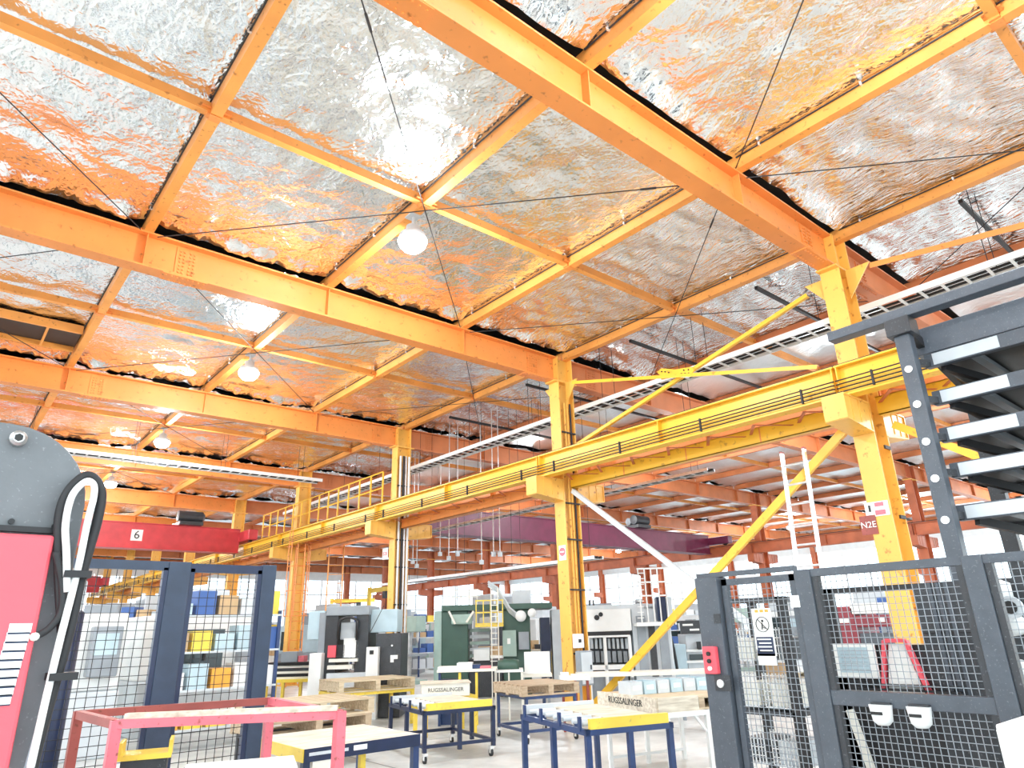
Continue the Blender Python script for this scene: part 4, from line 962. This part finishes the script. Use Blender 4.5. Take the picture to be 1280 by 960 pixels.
# white sheet / panel in front
s = Spot(668, 14.5, 'white_panel_cart', 'plain white tilted panel on a cart beside the yellow column', 'cart')
s.box(655,815,687,843,0,.05,'panel','white'); s.box(651,843,690,847,-.2,.6,'deck','cream'); s.box(653,847,656,872,-.1,0,'leg','steelgrey',floor=True); s.box(684,847,687,872,-.1,0,'leg','steelgrey',floor=True)
s = Spot(632, 14.2, 'work_bench', 'white topped bench with a green drum in front of the green press', 'bench')
s.box(618,838,654,841,-.2,.5,'top','white'); s.box(618,841,621,868,-.2,-.1,'leg','cream',floor=True); s.box(635,841,637,868,-.2,-.1,'leg','cream',floor=True); s.box(651,841,654,868,-.2,-.1,'leg','cream',floor=True)
u, z = s.uz(636,832,.1); MB().lathe((u,.1,z), [(.02,-.22),(.10,-.21),(.12,-.1),(.12,.12),(.1,.2)], 14, 'x').build('green_drum', 'green', s.root, True)
s = Spot(583, 13.6, 'work_bench', 'cream work bench with loose parts under the green press', 'bench')
s.box(546,838,620,841,-.2,.6,'top','cream'); s.box(547,834,571,838,-.1,.3,'plate_stack','cream'); s.box(571,829,590,838,-.1,.3,'white_block','white'); s.box(590,831,600,838,0,.3,'blue_box','blue'); s.box(600,833,613,838,0,.3,'red_tray','pink')
for x0 in (548,573,594): s.box(x0,841,x0+3,868,-.15,-.05,'leg','yellow' if x0 > 570 else 'blue',floor=True)
s.box(551,850,571,866,0,.4,'cabinet','blue',floor=True)
# white press
s = Spot(790, 16.8, 'white_press', 'large white press with glazed front behind the yellow column', 'press')
s.box(733,762,788,790,0,1.4,'upper_housing','white',bevel=.02); s.box(733,757,838,763,.1,1.5,'top_cover','lightgrey')
for cx, cy, r in ((746,772,.06),(751,768,.05)):
    u, z = s.uz(cx, cy, -.02); MB().lathe((u,-.02,z), [(r,0),(r,.02)], 14, 'y').build('port', 'black', s.root)
s.box(734,790,788,795,.05,1.4,'gap','black'); s.box(735,796,787,833,.35,1.4,'die_space','charcoal',floor=True)
for k in range(9): s.box(738+5.4*k,798,741+5.4*k,811,.2,.35,'ram_tooth','lightgrey')
for k in range(7): s.box(737+7*k,814,742+7*k,828,.15,.3,'die','steelgrey')
for x0 in (733,754,785): s.box(x0,795,x0+3.5,866,-.05,.1,'front_post','white',floor=True)
s.box(733,795,788,797.5,-.05,.1,'front_rail','white'); s.box(733,832,788,838,-.05,.3,'front_rail','white'); s.box(737,842,785,864,.15,.8,'base','steelgrey',floor=True)
s.box(788,758,836,848,.1,1.6,'side_housing','lightgrey',bevel=.02,floor=True); s.box(795,770,806,845,.06,.1,'side_panel','steelgrey'); s.box(810,780,818,846,.06,.1,'side_panel','charcoal'); s.box(822,772,833,846,.06,.1,'side_panel','steelgrey')
for x0 in (797,805,813,821,830,838): s.box(x0-.6,710,x0+.6,781,-.35,-.30,'platform_post','white')
for y0 in (711,728,745,779): s.box(796,y0-.9,840,y0+.9,-.35,-.30,'platform_rail','white')
s.box(796,779,842,783,-.4,.3,'platform_floor','white'); s.box(820,746,831,776,-.2,.0,'tool_locker','navy'); s.box(832,746,839,776,-.2,.0,'tool_locker','lightgrey')
for k in range(9): s.box(797,716+7*k,805,717+7*k,-.34,-.31,'ladder_rung','white')
for cx in (736,741): s.box(cx,750,cx+1.5,758,.2,.3,'exhaust_stub','rubber')
# teal machine with dark sign
s = Spot(860, 19.6, 'cutting_machine', 'pale teal machine under a dark sign board beside the lock post', 'machine')
s.box(828,806,857,846,0,.9,'cabinet','pale_blue',bevel=.015,floor=True); s.box(856,793,892,846,.1,1.0,'body','lightgrey',bevel=.02,floor=True)
sg = s.box(850,776,893,793,-.05,.05,'sign_board','charcoal'); s.box(853,780,866,782.5,-.06,-.05,'sign_print','paper',sg); s.box(862,786,874,788.5,-.06,-.05,'sign_print','paper',sg)
s.box(858,812,888,815,.0,.1,'rail','white'); s.box(858,826,888,829,.0,.1,'rail','white'); s.box(862,818,882,825,.05,.1,'window','darkglass'); s.box(872,802,876,812,-.05,.1,'head','black')
u, z = s.uz(838,795,-.2); MB().tube([(u-.1,-.2,z+.2),(u+.0,-.2,z),(u+.05,-.22,z-.3),(u+.1,-.2,z-.9)], .04, 8).build('drag_chain', 'black', s.root)
s = Spot(810, 13.2, 'long_bench', 'long pale bench crossing in front of the white press', 'bench')
s.box(722,842,897,847,0,.5,'top','cream'); 
for x0 in (724,790,850,893): s.box(x0,847,x0+3,880,.1,.2,'leg','steelgrey',floor=True)
s = Spot(712, 12.2, 'low_bench', 'low white bench with papers at the foot of the yellow column', 'bench')
s.box(700,846,738,851,0,.4,'top','white'); s.box(701,841,711,846,.1,.3,'paper_stack','paper'); s.box(714,843,728,846,.1,.3,'paper_stack','cream')
for x0 in (702,718,733): s.box(x0,851,x0+3,880,.1,.2,'leg','redbrown',floor=True)
# dark sheet stack on a yellow frame, left
s = Spot(362, 16.5, 'sheet_rack', 'dark sheet metal stack on a yellow frame left of the press brake', 'rack')
for k in range(3): s.box(330,829+7*k,390,833+7*k,-.1+.02*k,.9,'sheet_stack','black' if k != 1 else 'charcoal'); s.box(330,833+7*k,390,836+7*k,-.08,.9,'spacer','cream')
s.box(330,850,402,854,-.15,.9,'frame_rail','yellow')
for x0 in (331,352,374,397): s.box(x0,852,x0+3,876,-.12,-.02,'frame_leg','yellow',floor=True)
s.box(352,815,372,829,.2,.6,'grey_case','steelgrey'); s.box(373,820,380,829,.2,.5,'red_case','pink')
# ================================================================== DISTANT SHOP FLOOR
def machining_centre(label, group, m1='white', m2='lightgrey'):
    t = thing('machining_centre', label, 'machine', (0,0,0), 0, group)
    MB().box(-1.1,1.1,-.7,.8,0,.9).build('base', m2, t, bevel=.03); MB().box(-1.1,1.1,-.6,.8,.9,2.0).build('guard', m1, t, bevel=.04); MB().box(-.4,.5,-.3,.6,2.0,2.5).build('spindle_head', m2, t, bevel=.04)
    MB().box(-.75,.35,-.63,-.6,1.0,1.75).build('window', 'darkglass', t); c = MB().box(.6,1.0,-.85,-.6,1.1,1.8).build('control_panel', 'steelgrey', t, bevel=.02); MB().box(.65,.95,-.86,-.85,1.4,1.7).build('screen', 'pale_blue', c)
    MB().box(-.02,.02,-.67,-.63,1.2,1.5).build('door_handle', 'rubber', t); return t
def lathe_machine(label, group, m1='sage'):
    t = thing('lathe', label, 'machine', (0,0,0), 0, group)
    MB().box(-1.2,1.2,-.35,.35,.0,.6).build('bed', m1, t, bevel=.02); MB().box(-1.2,-.5,-.35,.35,.6,1.3).build('headstock', m1, t, bevel=.03); MB().lathe((-.5,0,.98), [(.05,0),(.2,.0),(.2,.12),(.06,.14)], 16, 'x').build('chuck', 'steel', t)
    MB().box(.75,1.1,-.2,.2,.6,1.1).build('tailstock', m1, t, bevel=.02); MB().box(0,.35,-.35,.3,.6,.85).build('carriage', 'steelgrey', t); MB().box(-1.0,1.1,.35,.4,.6,1.6).build('splash_guard', 'lightgrey', t); return t
def drill_press(label, group):
    t = thing('pillar_drill', label, 'machine', (0,0,0), 0, group)
    MB().box(-.35,.35,-.4,.4,0,.12).build('base', 'sage', t); MB().lathe((0,.2,.12), [(.09,0),(.09,1.9)], 12).build('pillar', 'steel', t); MB().box(-.2,.2,-.5,.35,1.6,2.1).build('head', 'sage', t, bevel=.04); MB().lathe((0,-.3,1.25), [(.02,0),(.05,.1),(.05,.36)], 10).build('quill', 'steel', t); MB().box(-.3,.3,-.45,.1,.85,.92).build('table', 'steelgrey', t); return t
def parts_rack(label, group):
    t = thing('parts_rack', label, 'rack', (0,0,0), 0, group)
    for a in (-.9,.9):
        for b in (-.25,.25): MB().box(a-.025,a+.025,b-.025,b+.025,0,2.0).build('post', 'blue', t)
    cols = ['card','white','pale_blue','yellow','orange_box','tarp','lightgrey']
    for k, z in enumerate((.3,.85,1.4,1.95)):
        sh = MB().box(-.92,.92,-.28,.28,z-.03,z).build('shelf', 'lightgrey', t)
        for i in range(5):
            if random.random() < .85:
                h = random.uniform(.15,.4); MB().box(-.85+.36*i,-.85+.36*i+.3,-.22,.2,z,z+h).build('storage_box', random.choice(cols), sh)
    return t
def pallet_load(label, group, mat='card'):
    t = pallet((0,0,0), 0, 1.2, 1.0, label, 'wood', .15, group, 'pallet_load')
    for i in range(3):
        for k in range(3):
            if k < 2 or random.random() < .6: MB().box(-.57+.39*i,-.57+.39*i+.36,-.45,.45,.15+.3*k,.44+.3*k).build('carton', random.choice([mat,'white','lightgrey','paper']), t)
    return t
def bench(label, group):
    t = thing('fitters_bench', label, 'bench', (0,0,0), 0, group)
    MB().box(-1.0,1.0,-.4,.4,.80,.86).build('top', 'board', t)
    for a in (-.95,.95):
        for b in (-.35,.35): MB().box(a-.03,a+.03,b-.03,b+.03,0,.8).build('leg', 'yellow', t)
    MB().box(-.9,.9,-.3,.3,.25,.28).build('shelf', 'steelgrey', t)
    for i in range(5): MB().box(-.85+.36*i,-.6+.36*i,-.2,.15,.86,.86+random.uniform(.06,.35)).build('workpiece', random.choice(['steel','white','lightgrey','blue','card','charcoal']), t)
    v = MB().box(.62,.78,-.5,-.3,.86,1.05).build('vice', 'tarp', t); return t
def tall_press(label, group, m1='lightgrey'):
    t = thing('upright_press', label, 'press', (0,0,0), 0, group)
    MB().box(-.8,-.5,-.5,.6,0,2.9).build('side_frame', m1, t, bevel=.02); MB().box(.5,.8,-.5,.6,0,2.9).build('side_frame', m1, t, bevel=.02); MB().box(-.8,.8,-.55,.6,2.3,3.0).build('crown', m1, t, bevel=.03); MB().box(-.5,.5,-.45,.5,0,.85).build('bed', 'steelgrey', t); MB().box(-.48,.48,-.4,.4,1.6,2.1).build('ram', 'cream', t); MB().lathe((0,-.0,2.1), [(.15,0),(.15,.25)], 12).build('piston', 'steel', t); MB().box(.82,1.0,-.4,.0,.9,1.7).build('control_box', 'charcoal', t); return t
def jib_post(label, group):
    t = thing('jib_crane', label, 'crane', (0,0,0), 0, group)
    MB().lathe((0,0,0), [(.3,0),(.3,.03),(.1,.03),(.1,3.6)], 12).build('mast', 'yellow', t); MB().ibeam_x(-.1,2.6,0,3.35,3.55,.1,.015,.01).build('jib_arm', 'yellow', t); MB().box(1.5,1.75,-.1,.1,3.05,3.35).build('hoist', 'charcoal', t); MB().tube([(1.62,0,3.05),(1.62,0,1.9)], .015, 6).build('chain', 'rubber', t); return t
G1, G2 = 'on the crane aisle floor beyond the mesh fence', 'on the far floor behind the crane columns'
def spread(make, base, loc_list):
    for zone, locs in loc_list:
        lab = base+' '+(G1 if zone == 1 else G2); grp = base.split(' with ')[0]+(' of the crane aisle' if zone == 1 else ' of the outer aisles')
        first = None
        for (x, y, r) in locs:
            if first is None: first = make(lab, grp); first.location = (x,y,0); first.rotation_euler = (0,0,r)
            else: dup(first, (x,y,0), r)
rn = random.Random(11)
def cells(x0, x1, dx, y0, y1, dy):
    out = []; y = y0
    while y < y1:
        x = x0
        while x < x1:
            out.append((x+rn.uniform(-.35,.35), y+rn.uniform(-.4,.4), rn.choice([0,0,-math.pi/2,-math.pi/2,-.7])+rn.uniform(-.08,.08))); x += dx
        y += dy
    rn.shuffle(out); return out
c1 = cells(1.2, 8.4, 2.7, 18.6, 52, 2.9) + cells(1.6, 4.2, 2.4, 12.6, 17.5, 2.3)
c1 = [c for c in c1 if not (abs(c[0]-8.2) < 1.2 and c[1] < 18) and not (18 < c[1] < 30 and c[0] < 2)]
c2 = cells(13.0, 27.5, 2.9, 20.5, 54, 3.1) + cells(17.5, 27.5, 2.9, 8.5, 20, 3.0) + cells(31.5, 46.5, 4.2, 6, 56, 5.0)
kinds = [(lambda l,g: machining_centre(l,g), 'white windowed machining centre'), (lambda l,g: machining_centre(l,g,'pale_blue','steelgrey'), 'pale blue machining centre'),
 (lathe_machine, 'sage green lathe with a splash guard'), (drill_press, 'sage pillar drill with a square table'), (parts_rack, 'blue parts rack with mixed boxes'),
 (pallet_load, 'wooden pallet with stacked cartons'), (bench, 'yellow legged bench with workpieces'), (tall_press, 'grey upright press with a cream ram'), (jib_post, 'yellow jib crane with a hanging chain')]
wts = [4,3,2,2,4,4,3,2,1]
c2 = [c for c in c2 if c[1] < 53]
pool = [i for i, w_ in enumerate(wts) for _ in range(w_)]
c2 = [c for c in c2 if not (c[0] < 20.5 and c[1] < 16.5)]
asg = {1:{}, 2:{}}
for z, cl in ((1,c1),(2,c2)):
    for k, c in enumerate(cl): asg[z].setdefault(pool[(k*7+z) % len(pool)], []).append(c)
for z in (1,2): asg[z][8] = asg[z].get(8, [])[:2]
for i, (mk, base) in enumerate(kinds): spread(mk, base, [(z, asg[z].get(i, [])) for z in (1,2)])
